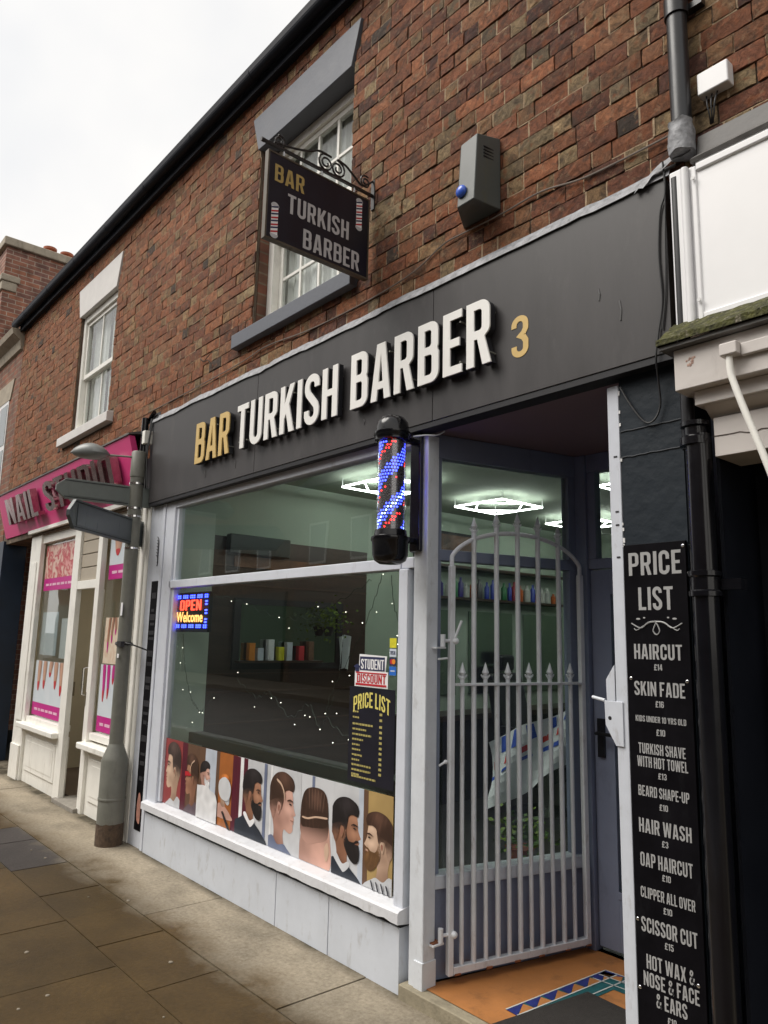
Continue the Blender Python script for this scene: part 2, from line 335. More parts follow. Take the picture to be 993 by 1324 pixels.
def origin_of(o):
    v = Vector((0, 0, 0))
    while o is not None:
        v += o.location; o = o.parent
    return v
def obj(name, bm, m, parent=None, bevel=0, smooth=False, loc=None, shade_angle=None):
    """one mesh object from a bmesh in world coordinates"""
    me = bpy.data.meshes.new(name)
    base = origin_of(parent)
    if loc is None and parent is None:
        xs = [v.co for v in bm.verts]
        loc = Vector(((min(v.x for v in xs) + max(v.x for v in xs)) / 2, (min(v.y for v in xs) + max(v.y for v in xs)) / 2, min(v.z for v in xs)))
    o_loc = Vector(loc) - base if loc is not None else Vector((0, 0, 0))
    tot = base + o_loc
    for v in bm.verts: v.co -= tot
    if smooth:
        for f in bm.faces: f.smooth = True
    bm.to_mesh(me); bm.free()
    o = bpy.data.objects.new(name, me); COL.objects.link(o)
    if parent: o.parent = parent
    o.location = o_loc
    for q in (m if isinstance(m, (list, tuple)) else [m]): me.materials.append(q)
    if bevel:
        b = o.modifiers.new('bevel', 'BEVEL'); b.width = bevel; b.segments = 2; b.limit_method = 'ANGLE'; b.angle_limit = R(40)
        for p in me.polygons: p.use_smooth = True
        b.harden_normals = True
    if smooth and shade_angle is not False:
        try: me.set_sharp_from_angle(angle=R(shade_angle or 40))
        except Exception: pass
    return o
def T(name, label, cat, loc=(0, 0, 0), group=None):
    o = bpy.data.objects.new(name, None); COL.objects.link(o); o.location = loc; o.empty_display_size = .1
    o['label'] = label; o['category'] = cat
    if group: o['group'] = group
    return o
def tag(o, label, cat, group=None):
    o['label'] = label; o['category'] = cat
    if group: o['group'] = group
    return o
def struct(o):
    o['kind'] = 'structure'; return o
def B(name, dims, m, parent=None, bevel=0.002):
    bm = bm_new(); add_box(bm, *dims); return obj(name, bm, m, parent, bevel)
def copy_obj(o, parent, loc):
    c = o.copy(); COL.objects.link(c); c.parent = parent; c.location = loc; return c

# condensed signwriter capitals drawn as outlines (height 1)
TS = .15
def arc(cx, cy_, r, a0, a1, n=6): return [(cx + r * math.cos(R(a0 + (a1 - a0) * k / n)), cy_ + r * math.sin(R(a0 + (a1 - a0) * k / n))) for k in range(n + 1)]
def rr(x0, y0, x1, y1, bl, br, tr, tl):
    p = []
    for (cx, cy_, r, a0) in ((x0, y0, bl, 180), (x1, y0, br, 270), (x1, y1, tr, 0), (x0, y1, tl, 90)):
        if r <= 0: p.append((cx, cy_))
        else: p += arc(cx + (r if cx == x0 else -r), cy_ + (r if cy_ == y0 else -r), r, a0, a0 + 90)
    return p
def stroke(path, t=TS):
    P = [Vector(p) for p in path]; Lf, Rt = [], []
    for i, p in enumerate(P):
        d0 = (P[i] - P[i - 1]).normalized() if i else (P[1] - P[0]).normalized()
        d1 = (P[i + 1] - P[i]).normalized() if i < len(P) - 1 else d0
        n0 = Vector((-d0.y, d0.x)); n1 = Vector((-d1.y, d1.x)); h = (n0 + n1).normalized(); k = min(1.3, 1 / max(.5, h.dot(n0)))
        Lf.append(p + h * k * t / 2); Rt.append(p - h * k * t / 2)
    return [(q.x, q.y) for q in Lf + Rt[::-1]]
def glyph(c):
    t, w, r, q = TS, .455, .17, TS * .87; h = t / 2; ri = .055; ra = .15
    if c == 'I': return t, [[(0, 0), (t, 0), (t, 1), (0, 1)]]
    if c == 'O' or c == '0': return w, [rr(0, 0, w, 1, .18, .18, .18, .18), rr(t, q, w - t, 1 - q, ri, ri, ri, ri)]
    if c == 'D': return w, [rr(0, 0, w, 1, 0, .18, .18, 0), rr(t, q, w - t, 1 - q, 0, ri, ri, 0)]
    if c == 'B': return w + .01, [[(0, 0)] + arc(w - r + .01, r, r, -90, 0) + arc(w - .06, .45, .07, 0, 50, 3) + arc(w - .08, .60, .075, -40, 0, 3) + arc(w - r - .005, 1 - r, r, 0, 90) + [(0, 1)], rr(t, q, w - t + .01, .46, 0, ri, ri, 0), rr(t, .46 + q, w - t - .005, 1 - q, 0, ri, ri, 0)]
    if c == 'P': return w, [[(0, 0), (t, 0), (t, .39)] + arc(w - r, .39 + r, r, -90, 0) + arc(w - r, 1 - r, r, 0, 90) + [(0, 1)], rr(t, .39 + q, w - t, 1 - q, 0, ri, ri, 0)]
    if c == 'R': return w + .02, [[(0, 0), (t, 0), (t, .41), (.47 * w, .41), (w - t + .01, 0), (w + .02, 0), (.47 * w + t - .01, .425)] + arc(w - .13, .57, .13, -60, 0, 4) + arc(w - r, 1 - r, r, 0, 90) + [(0, 1)], rr(t, .41 + q, w - t, 1 - q, 0, ri, ri, 0)]
    if c == 'A': W_ = .50; return W_, [[(0, 0), (t, 0), (t + .026, .19), (W_ - t - .026, .19), (W_ - t, 0), (W_, 0), (W_ / 2 + .105, 1), (W_ / 2 - .105, 1)], [(t + .045, .19 + q), (W_ - t - .045, .19 + q), (W_ / 2, .83)]]
    if c == 'T': return .44, [[(.22 - h, 0), (.22 + h, 0), (.22 + h, 1 - q), (.44, 1 - q), (.44, 1), (0, 1), (0, 1 - q), (.22 - h, 1 - q)]]
    if c == 'U': return w, [stroke([(h, 1)] + arc(h + ra, q / 2 + ra, ra, 180, 270) + arc(w - h - ra, q / 2 + ra, ra, 270, 360) + [(w - h, 1)])]
    if c == 'K': return w + .03, [[(0, 0), (t, 0), (t, .30), (t + .06, .41), (w - t + .02, 0), (w + .03, 0), (t + .155, .58), (w + .02, 1), (w - t + .015, 1), (t, .60), (t, 1), (0, 1)]]
    if c == 'S' : return w, [stroke([(h, .29), (h, .24)] + arc(h + ra, q / 2 + ra, ra, 180, 270)[1:] + arc(w - h - ra, q / 2 + ra, ra, 270, 360) + [(w - h, .29), (w - h - .03, .37), (h + .03, .63), (h, .71)] + arc(h + ra, 1 - q / 2 - ra, ra, 180, 90) + arc(w - h - ra, 1 - q / 2 - ra, ra, 90, 0) + [(w - h, .73)])]
    if c == 'C': return w, [stroke([(w - h, .36)] + arc(w - h - ra, q / 2 + ra, ra, 0, -90) + arc(h + ra, q / 2 + ra, ra, 270, 180) + arc(h + ra, 1 - q / 2 - ra, ra, 180, 90) + arc(w - h - ra, 1 - q / 2 - ra, ra, 90, 0) + [(w - h, .64)])]
    if c == 'H': return w, [[(0, 0), (t, 0), (t, .43), (w - t, .43), (w - t, 0), (w, 0), (w, 1), (w - t, 1), (w - t, .43 + q), (t, .43 + q), (t, 1), (0, 1)]]
    if c == 'E': W_ = .395; return W_, [[(0, 0), (W_, 0), (W_, q), (t, q), (t, .43), (W_ - .05, .43), (W_ - .05, .43 + q), (t, .43 + q), (t, 1 - q), (W_, 1 - q), (W_, 1), (0, 1)]]
    if c == 'F': W_ = .385; return W_, [[(0, 0), (t, 0), (t, .42), (W_ - .06, .42), (W_ - .06, .42 + q), (t, .42 + q), (t, 1 - q), (W_, 1 - q), (W_, 1), (0, 1)]]
    if c == 'L': W_ = .375; return W_, [[(0, 0), (W_, 0), (W_, q), (t, q), (t, 1), (0, 1)]]
    if c == 'N': return w + .02, [[(0, 0), (t * .9, 0), (t * .9, .60), (w + .02 - t * .9, 0), (w + .02, 0), (w + .02, 1), (w + .02 - t * .9, 1), (w + .02 - t * .9, .42), (t * .9, 1), (0, 1)]]
    if c == 'V': W_ = .50; return W_, [[(0, 1), (W_ / 2 - .10, 0), (W_ / 2 + .10, 0), (W_, 1), (W_ - t, 1), (W_ / 2, .22), (t, 1)]]
    if c == 'W': W_ = .74; return W_, [[(0, 1), (.11, 0), (.28, 0), (W_ / 2, .62), (W_ - .28, 0), (W_ - .11, 0), (W_, 1), (W_ - .145, 1), (W_ - .20, .32), (W_ / 2 + .065, 1), (W_ / 2 - .065, 1), (.20, .32), (.145, 1)]]
    if c == 'X': W_ = .50; return W_, [[(0, 0), (t, 0), (W_ / 2, .34), (W_ - t, 0), (W_, 0), (W_ / 2 + .10, .51), (W_ - .01, 1), (W_ - t, 1), (W_ / 2, .68), (t, 1), (.01, 1), (W_ / 2 - .10, .51)]]
    if c == 'Y': W_ = .48; return W_, [[(W_ / 2 - h, 0), (W_ / 2 + h, 0), (W_ / 2 + h, .38), (W_, 1), (W_ - t, 1), (W_ / 2, .60), (t, 1), (0, 1), (W_ / 2 - h, .38)]]
    if c == '-': return .24, [[(0, .40), (.24, .40), (.24, .54), (0, .54)]]
    if c == '1': return .25, [[(.10, 0), (.25, 0), (.25, 1), (.12, 1), (0, .88), (0, .78), (.10, .80)]]
    if c == '3': return w, [stroke([(h, .28)] + arc(h + ra, q / 2 + ra, ra, 180, 270) + arc(w - h - ra, q / 2 + ra, ra, 270, 360) + [(w - h, .36), (w - h - .06, .47), (w - h - .16, .51), (w - h - .06, .56), (w - h, .66)] + arc(w - h - ra, 1 - q / 2 - ra, ra, 0, 90) + arc(h + ra, 1 - q / 2 - ra, ra, 90, 180) + [(h, .73)], TS * .92)]
    if c == '4': return w, [[(w - .2, 0), (w - .06, 0), (w - .06, .2), (w, .2), (w, .33), (w - .06, .33), (w - .06, 1), (w - .22, 1), (0, .33), (0, .2), (w - .2, .2)], [(w - .2, .33), (.13, .33), (w - .2, .75)]]
    if c == '5': return w, [stroke([(h, .28)] + arc(h + ra, q / 2 + ra, ra, 180, 270) + arc(w - h - ra, q / 2 + ra, ra, 270, 360) + arc(w - h - ra, .60 - ra, ra, 0, 90) + [(h + .02, .60), (h + .02, 1 - q / 2), (w - .02, 1 - q / 2)])]
    if c == '6': return w, [[(0, .18)] + arc(.18, .18, .18, 180, 270) + arc(w - .18, .18, .18, 270, 360) + arc(w - .16, .44, .16, 0, 90) + [(t, .60), (t, .80)] + arc(t + .05, .82, .05, 180, 90, 3) + arc(w - t - .05, .82, .05, 90, 0, 3) + [(w - t, .70), (w, .70)] + arc(w - .18, .82, .18, 0, 90) + arc(.18, .82, .18, 90, 180), rr(t, q, w - t, .60 - q, ri, ri, ri, ri)]
    if c == '£': return w, [[(0, 0), (w, 0), (w, q), (.20, q), (.215, .40), (w - .10, .40), (w - .10, .53), (.215, .53), (.215, .80)] + arc(.265, .82, .05, 180, 90, 3) + [(w - t, .87), (w - t, .72), (w, .72)] + arc(w - .17, .83, .17, 0, 90) + arc(.23, .83, .17, 90, 180) + [(.06, .53), (0, .53), (0, .40), (.06, .40), (.05, q), (0, q)]]
    if c == '&': return .50, [stroke([(.50, .02), (.40, .14), (.13, .62), (.10, .78), (.16, .90), (.26, .91), (.32, .82), (.30, .72), (.19, .58)], .11), stroke([(.155, .47), (.07, .34), (.06, .2), (.12, .075), (.24, .06), (.33, .13)], .115), stroke([(.375, .26), (.42, .36), (.43, .46)], .105)]
    return None
def text_bm(body, width, height, depth=.001, bold=None, min_res=3):
    if any(ch != ' ' and glyph(ch) is None for ch in body): return font_bm(body, width, height, depth, .02, min_res)
    x = 0; loops = []
    for ch in body:
        if ch == ' ': x += .20; continue
        w, L = glyph(ch)
        loops += [[(px + x, py) for px, py in lp] for lp in L]; x += w + .095
    x -= .095; fx = width / x
    c2 = bpy.data.curves.new('lettering', 'CURVE'); c2.dimensions = '2D'; c2.fill_mode = 'BOTH'; c2.extrude = depth / 2
    for P in loops:
        D = []
        for p in P:
            if not D or abs(p[0] - D[-1][0]) + abs(p[1] - D[-1][1]) > 1e-4: D.append(p)
        if abs(D[0][0] - D[-1][0]) + abs(D[0][1] - D[-1][1]) < 1e-4: D.pop()
        sp = c2.splines.new('POLY'); sp.points.add(len(D) - 1); sp.use_cyclic_u = True
        for i, q in enumerate(D): sp.points[i].co = (q[0] * fx, q[1] * height, 0, 1)
    o = bpy.data.objects.new('lettering', c2); COL.objects.link(o)
    bpy.context.view_layer.update()
    me = bpy.data.meshes.new_from_object(o.evaluated_get(bpy.context.evaluated_depsgraph_get()))
    bm = bm_new(); bm.from_mesh(me); bpy.data.objects.remove(o); bpy.data.meshes.remove(me)
    bmesh.ops.remove_doubles(bm, verts=bm.verts, dist=1e-6)
    return bm
# lower case: built-in font, condensed to fit, emboldened
def font_bm(body, width, height, depth=.001, bold=.04, min_res=3):
    cu = bpy.data.curves.new('lettering', 'FONT'); cu.body = body; cu.size = 1; cu.space_character = 1.06
    o = bpy.data.objects.new('lettering', cu); COL.objects.link(o)
    for q in bpy.context.selected_objects: q.select_set(False)
    bpy.context.view_layer.objects.active = o; o.select_set(True)
    bpy.ops.object.convert(target='CURVE')
    c = o.data
    xs, ys = [], []
    for s in c.splines:
        for p in list(s.bezier_points) + list(s.points): xs.append(p.co.x); ys.append(p.co.y)
    off = bold * height
    caps = max(ys) - min(ys)
    fx = (width - 2 * off) / (max(xs) - min(xs)); fy = (height - 2 * off) / caps
    x0, y0 = min(xs), min(ys)
    polys = []
    for sp in c.splines:
        P = []
        bz = sp.bezier_points; N = len(bz)
        for i in range(N):
            p, q = bz[i], bz[(i + 1) % N]
            c0, c1, c2, c3 = p.co, p.handle_right, q.handle_left, q.co
            straight = (abs((c1 - c0).cross(c3 - c0).length) < 1e-5 * max(1e-6, (c3 - c0).length) and abs((c2 - c0).cross(c3 - c0).length) < 1e-5 * max(1e-6, (c3 - c0).length))
            ns = 1 if straight else min_res * 2
            for k in range(ns):
                t = k / ns; w = c0 * (1 - t) ** 3 + c1 * 3 * t * (1 - t) ** 2 + c2 * 3 * t * t * (1 - t) + c3 * t ** 3
                P.append(Vector(((w.x - x0) * fx, (w.y - y0) * fy)))
        if not N:
            for w in sp.points: P.append(Vector(((w.co.x - x0) * fx, (w.co.y - y0) * fy)))
        D = []
        for p in P:
            if not D or (p - D[-1]).length > height * .004: D.append(p)
        if len(D) > 2 and (D[0] - D[-1]).length <= height * .004: D.pop()
        if len(D) > 2: polys.append(D)
    def area(P): return sum(P[i - 1].x * P[i].y - P[i].x * P[i - 1].y for i in range(len(P))) / 2
    sgn = 1 if area(max(polys, key=lambda P: abs(area(P)))) > 0 else -1
    c2 = bpy.data.curves.new('lettering', 'CURVE'); c2.dimensions = '2D'; c2.fill_mode = 'BOTH'; c2.extrude = depth / 2
    for P in polys:
        n = len(P); Q = []
        for i in range(n):
            d0 = (P[i] - P[i - 1]).normalized(); d1 = (P[(i + 1) % n] - P[i]).normalized()
            n0 = Vector((d0.y, -d0.x)) * sgn; n1 = Vector((d1.y, -d1.x)) * sgn
            h = n0 + n1
            if h.length < .3: h = n0; k = 1
            else: h.normalize(); k = min(1.5, 1 / max(.3, h.dot(n0)))
            Q.append(P[i] + h * off * k + Vector((off, off)))
        sp = c2.splines.new('POLY'); sp.points.add(n - 1); sp.use_cyclic_u = True
        for i, q in enumerate(Q): sp.points[i].co = (q.x, q.y, 0, 1)
    bpy.data.objects.remove(o)
    o = bpy.data.objects.new('lettering', c2); COL.objects.link(o)
    bpy.context.view_layer.update()
    dg = bpy.context.evaluated_depsgraph_get()
    me = bpy.data.meshes.new_from_object(o.evaluated_get(dg))
    bm = bm_new(); bm.from_mesh(me)
    bpy.data.objects.remove(o); bpy.data.meshes.remove(me)
    bmesh.ops.remove_doubles(bm, verts=bm.verts, dist=1e-6)
    return bm
def place(bm, org, u, v):
    u = Vector(u).normalized(); v = Vector(v).normalized(); n = u.cross(v); org = Vector(org)
    for q in bm.verts: q.co = org + u * q.co.x + v * q.co.y + n * q.co.z
    return bm
def islands(bm):
    seen = set(); out = []
    for v in bm.verts:
        if v in seen: continue
        st = [v]; seen.add(v); isl = []
        while st:
            a = st.pop(); isl.append(a)
            for e in a.link_edges:
                w = e.other_vert(a)
                if w not in seen: seen.add(w); st.append(w)
        out.append(isl)
    return out
def split_islands(bm):
    res = []
    bm.verts.ensure_lookup_table(); bm.verts.index_update()
    for isl in islands(bm):
        s = set(isl); b = bm_new(); mp = {}
        for v in isl: mp[v] = b.verts.new(v.co)
        for f in {f for v in isl for f in v.link_faces}:
            try: b.faces.new([mp[v] for v in f.verts])
            except ValueError: pass
        res.append(b)
    return res
def text(name, body, x0, x1, z0, z1, y, m, parent, depth=.0012, bold=.04):
    """lettering on a wall facing -y"""
    return obj(name, place(text_bm(body, x1 - x0, z1 - z0, depth, bold), (x0, y, z0), (1, 0, 0), (0, 0, 1)), m, parent)

# ------------------------------------------------------------------ ground
def pavement():
    m, n, l, b = new_mat('flagstones')
    at = n.new('ShaderNodeAttribute'); at.attribute_name = 'tone'; se = n.new('ShaderNodeSeparateColor'); l.new(at.outputs['Color'], se.inputs[0])
    p = posnode(n); sx = n.new('ShaderNodeSeparateXYZ'); l.new(p, sx.inputs[0])
    t = n.new('ShaderNodeTexNoise'); t.inputs['Scale'].default_value = 2.2; t.inputs['Detail'].default_value = 8; t.inputs['Roughness'].default_value = .68; l.new(p, t.inputs['Vector'])
    tf = n.new('ShaderNodeTexNoise'); tf.inputs['Scale'].default_value = 45; tf.inputs['Detail'].default_value = 8; tf.inputs['Roughness'].default_value = .75; l.new(p, tf.inputs['Vector'])
    tb = n.new('ShaderNodeTexNoise'); tb.inputs['Scale'].default_value = .9; tb.inputs['Detail'].default_value = 3; l.new(p, tb.inputs['Vector'])
    # wetness: rain reaches in to about 0.4 m from the shopfronts
    a = n.new('ShaderNodeMath'); a.operation = 'MULTIPLY_ADD'; a.inputs[1].default_value = .75; l.new(t.outputs['Fac'], a.inputs[0])
    neg = n.new('ShaderNodeMath'); neg.operation = 'MULTIPLY'; neg.inputs[1].default_value = -1; l.new(sx.outputs[1], neg.inputs[0])
    l.new(neg.outputs[0], a.inputs[2])
    wet = n.new('ShaderNodeMapRange'); wet.inputs['From Min'].default_value = .66; wet.inputs['From Max'].default_value = .92; l.new(a.outputs[0], wet.inputs['Value'])
    dry = n.new('ShaderNodeValToRGB'); dry.color_ramp.elements[0].position = .3; dry.color_ramp.elements[1].position = .72
    dry.color_ramp.elements[0].color = (.20, .165, .118, 1); dry.color_ramp.elements[1].color = (.37, .325, .25, 1); l.new(tf.outputs['Fac'], dry.inputs[0])
    wc = n.new('ShaderNodeValToRGB'); wc.color_ramp.elements[0].color = (.050, .032, .0115, 1); wc.color_ramp.elements[1].color = (.066, .041, .0145, 1)
    l.new(se.outputs[0], wc.inputs[0])
    sl = n.new('ShaderNodeMixRGB'); l.new(se.outputs[2], sl.inputs[0]); l.new(wc.outputs[0], sl.inputs[1]); sl.inputs[2].default_value = (.040, .040, .046, 1)
    mr = n.new('ShaderNodeMapRange'); mr.inputs['From Min'].default_value = .3; mr.inputs['From Max'].default_value = .7; mr.inputs['To Min'].default_value = .65; mr.inputs['To Max'].default_value = 1.35; l.new(t.outputs['Fac'], mr.inputs['Value'])
    mg = n.new('ShaderNodeMapRange'); mg.inputs['From Min'].default_value = .3; mg.inputs['From Max'].default_value = .7; mg.inputs['To Min'].default_value = .72; mg.inputs['To Max'].default_value = 1.28; l.new(tf.outputs['Fac'], mg.inputs['Value'])
    mgm = n.new('ShaderNodeMath'); mgm.operation = 'MULTIPLY'; l.new(mr.outputs[0], mgm.inputs[0]); l.new(mg.outputs[0], mgm.inputs[1])
    ws = n.new('ShaderNodeVectorMath'); ws.operation = 'SCALE'; l.new(sl.outputs[0], ws.inputs[0]); l.new(mgm.outputs[0], ws.inputs['Scale'])
    ds = n.new('ShaderNodeVectorMath'); ds.operation = 'SCALE'; l.new(dry.outputs[0], ds.inputs[0]); l.new(mr.outputs[0], ds.inputs['Scale'])
    mx = n.new('ShaderNodeMixRGB'); l.new(wet.outputs[0], mx.inputs[0]); l.new(ds.outputs[0], mx.inputs[1]); l.new(ws.outputs[0], mx.inputs[2])
    gd = n.new('ShaderNodeMapRange'); gd.inputs['From Min'].default_value = -.085; gd.inputs['From Max'].default_value = -.012; l.new(sx.outputs[1], gd.inputs['Value'])
    gm = n.new('ShaderNodeMath'); gm.operation = 'MULTIPLY'; l.new(gd.outputs[0], gm.inputs[0]); gr = n.new('ShaderNodeMapRange'); gr.inputs['From Min'].default_value = .38; gr.inputs['From Max'].default_value = .56; l.new(t.outputs['Fac'], gr.inputs['Value']); l.new(gr.outputs[0], gm.inputs[1])
    gx = n.new('ShaderNodeMixRGB'); l.new(gm.outputs[0], gx.inputs[0]); l.new(mx.outputs[0], gx.inputs[1]); gx.inputs[2].default_value = (.055, .046, .030, 1)
    l.new(gx.outputs[0], b.inputs['Base Color'])
    ro = n.new('ShaderNodeMapRange'); ro.inputs['To Min'].default_value = .85; ro.inputs['To Max'].default_value = .5; l.new(wet.outputs[0], ro.inputs['Value'])
    l.new(ro.outputs[0], b.inputs['Roughness']); b.inputs['Specular IOR Level'].default_value = .2
    bp = n.new('ShaderNodeBump'); bp.inputs['Strength'].default_value = .35; bp.inputs['Distance'].default_value = .006; l.new(tf.outputs['Fac'], bp.inputs['Height']); l.new(bp.outputs[0], b.inputs['Normal'])
    bm = bm_new(); la = bm.verts.layers.float_color.new('tone')
    rows = [(-.50, .30), (-.86, -.508), (-1.50, -.868), (-2.2, -1.508), (-2.78, -2.208), (-3.3, -2.788)]
    for ri, (ya, yb) in enumerate(rows):
        x = -26 + rnd.random() * .4
        while x < 9:
            w = rnd.choice((.46, .60, .72)) if ri else 1.35
            tone = (rnd.random(), rnd.random(), 0, 1)
            xe = x + w
            if ri == 1 and xe > -6.3 and x < -5.6: tone = (.3, .3, .7, 1)
            dz = rnd.uniform(-.0015, .0015)
            vs = [bm.verts.new((px, py, dz + rnd.uniform(-.0008, .0008))) for px, py in ((x, ya), (xe - .008, ya), (xe - .008, yb), (x, yb))]
            lo = [bm.verts.new((v.co.x, v.co.y, -.03)) for v in vs]
            for v in vs + lo: v[la] = tone
            bm.faces.new(vs)
            for i in range(4): bm.faces.new((vs[i], lo[i], lo[(i + 1) % 4], vs[(i + 1) % 4]))
            x = xe
    bmesh.ops.recalc_face_normals(bm, faces=bm.faces)
    struct(obj('pavement', bm, m, loc=(0, 0, 0)))
    bed = bm_new(); add_box(bed, -26, 9, -3.3, .31, -.2, -.006)
    struct(obj('pavement_bedding', bed, mat('joint_sand', (.085, .065, .04), .95, var=.3, scale=20), loc=(0, 0, 0)))
    k = bm_new(); add_box(k, -26, 9, -3.46, -3.302, -.2, 0)
    struct(obj('kerb', k, mat('granite_kerb', (.22, .21, .20), .7, var=.2, scale=20), loc=(0, 0, 0), bevel=.01))
    r = bm_new(); add_box(r, -60, 60, -9.2, -3.46, -.35, -.12)
    struct(obj('road', r, mat('wet_asphalt', (.045, .044, .043), .55, var=.25, scale=60, bump=.4, bscale=200), loc=(0, 0, 0)))
    g = bm_new()
    for q in ((-600, -600), (600, -600), (600, 600), (-600, 600)): g.verts.new((q[0], q[1], -.36))
    g.faces.new(g.verts[:])
    struct(obj('ground', g, mat('far_ground', (.10, .095, .085), .9, var=.2, scale=2), loc=(0, 0, 0)))
    f = bm_new(); add_box(f, -60, 60, -12.0, -9.2, -.35, 0)
    struct(obj('far_pavement', f, mat('far_paving', (.16, .14, .11), .8, var=.2, scale=3), loc=(0, 0, 0)))
pavement()
GUM = [(-4.70, -.64), (-3.53, -1.34), (-3.58, -1.21), (-4.50, -.48), (-3.57, -.65), (-2.70, -.60), (-3.1, -.9), (-4.1, -1.15), (-5.9, -.62), (-5.65, -.6), (-3.25, -1.6), (-2.9, -1.15)]
gum0 = None
for gx, gy in GUM:
    if gum0 is None:
        bm = bm_new(); pr = []
        add_lathe(bm, [(.0001, -.001), (.014, -.001), (.013, .0025), (.006, .004), (0, .0042)], 0, 0, 10)
        for v in bm.verts: v.co.x *= 1 + .25 * mnoise.noise(v.co * 90); v.co.y *= 1 + .25 * mnoise.noise(v.co * 70)
        gum0 = obj('chewing_gum', bm, M_GUM, smooth=True, loc=(0, 0, 0)); g = gum0
    else:
        g = gum0.copy(); COL.objects.link(g)
    g.location = (gx, gy, .0015); s = rnd.uniform(.4, .85); g.scale = (s, s * rnd.uniform(.7, 1), 1)
    tag(g, 'small pale flattened spot of chewing gum on the wet brown paving', 'gum', 'chewing gum spots on the pavement')

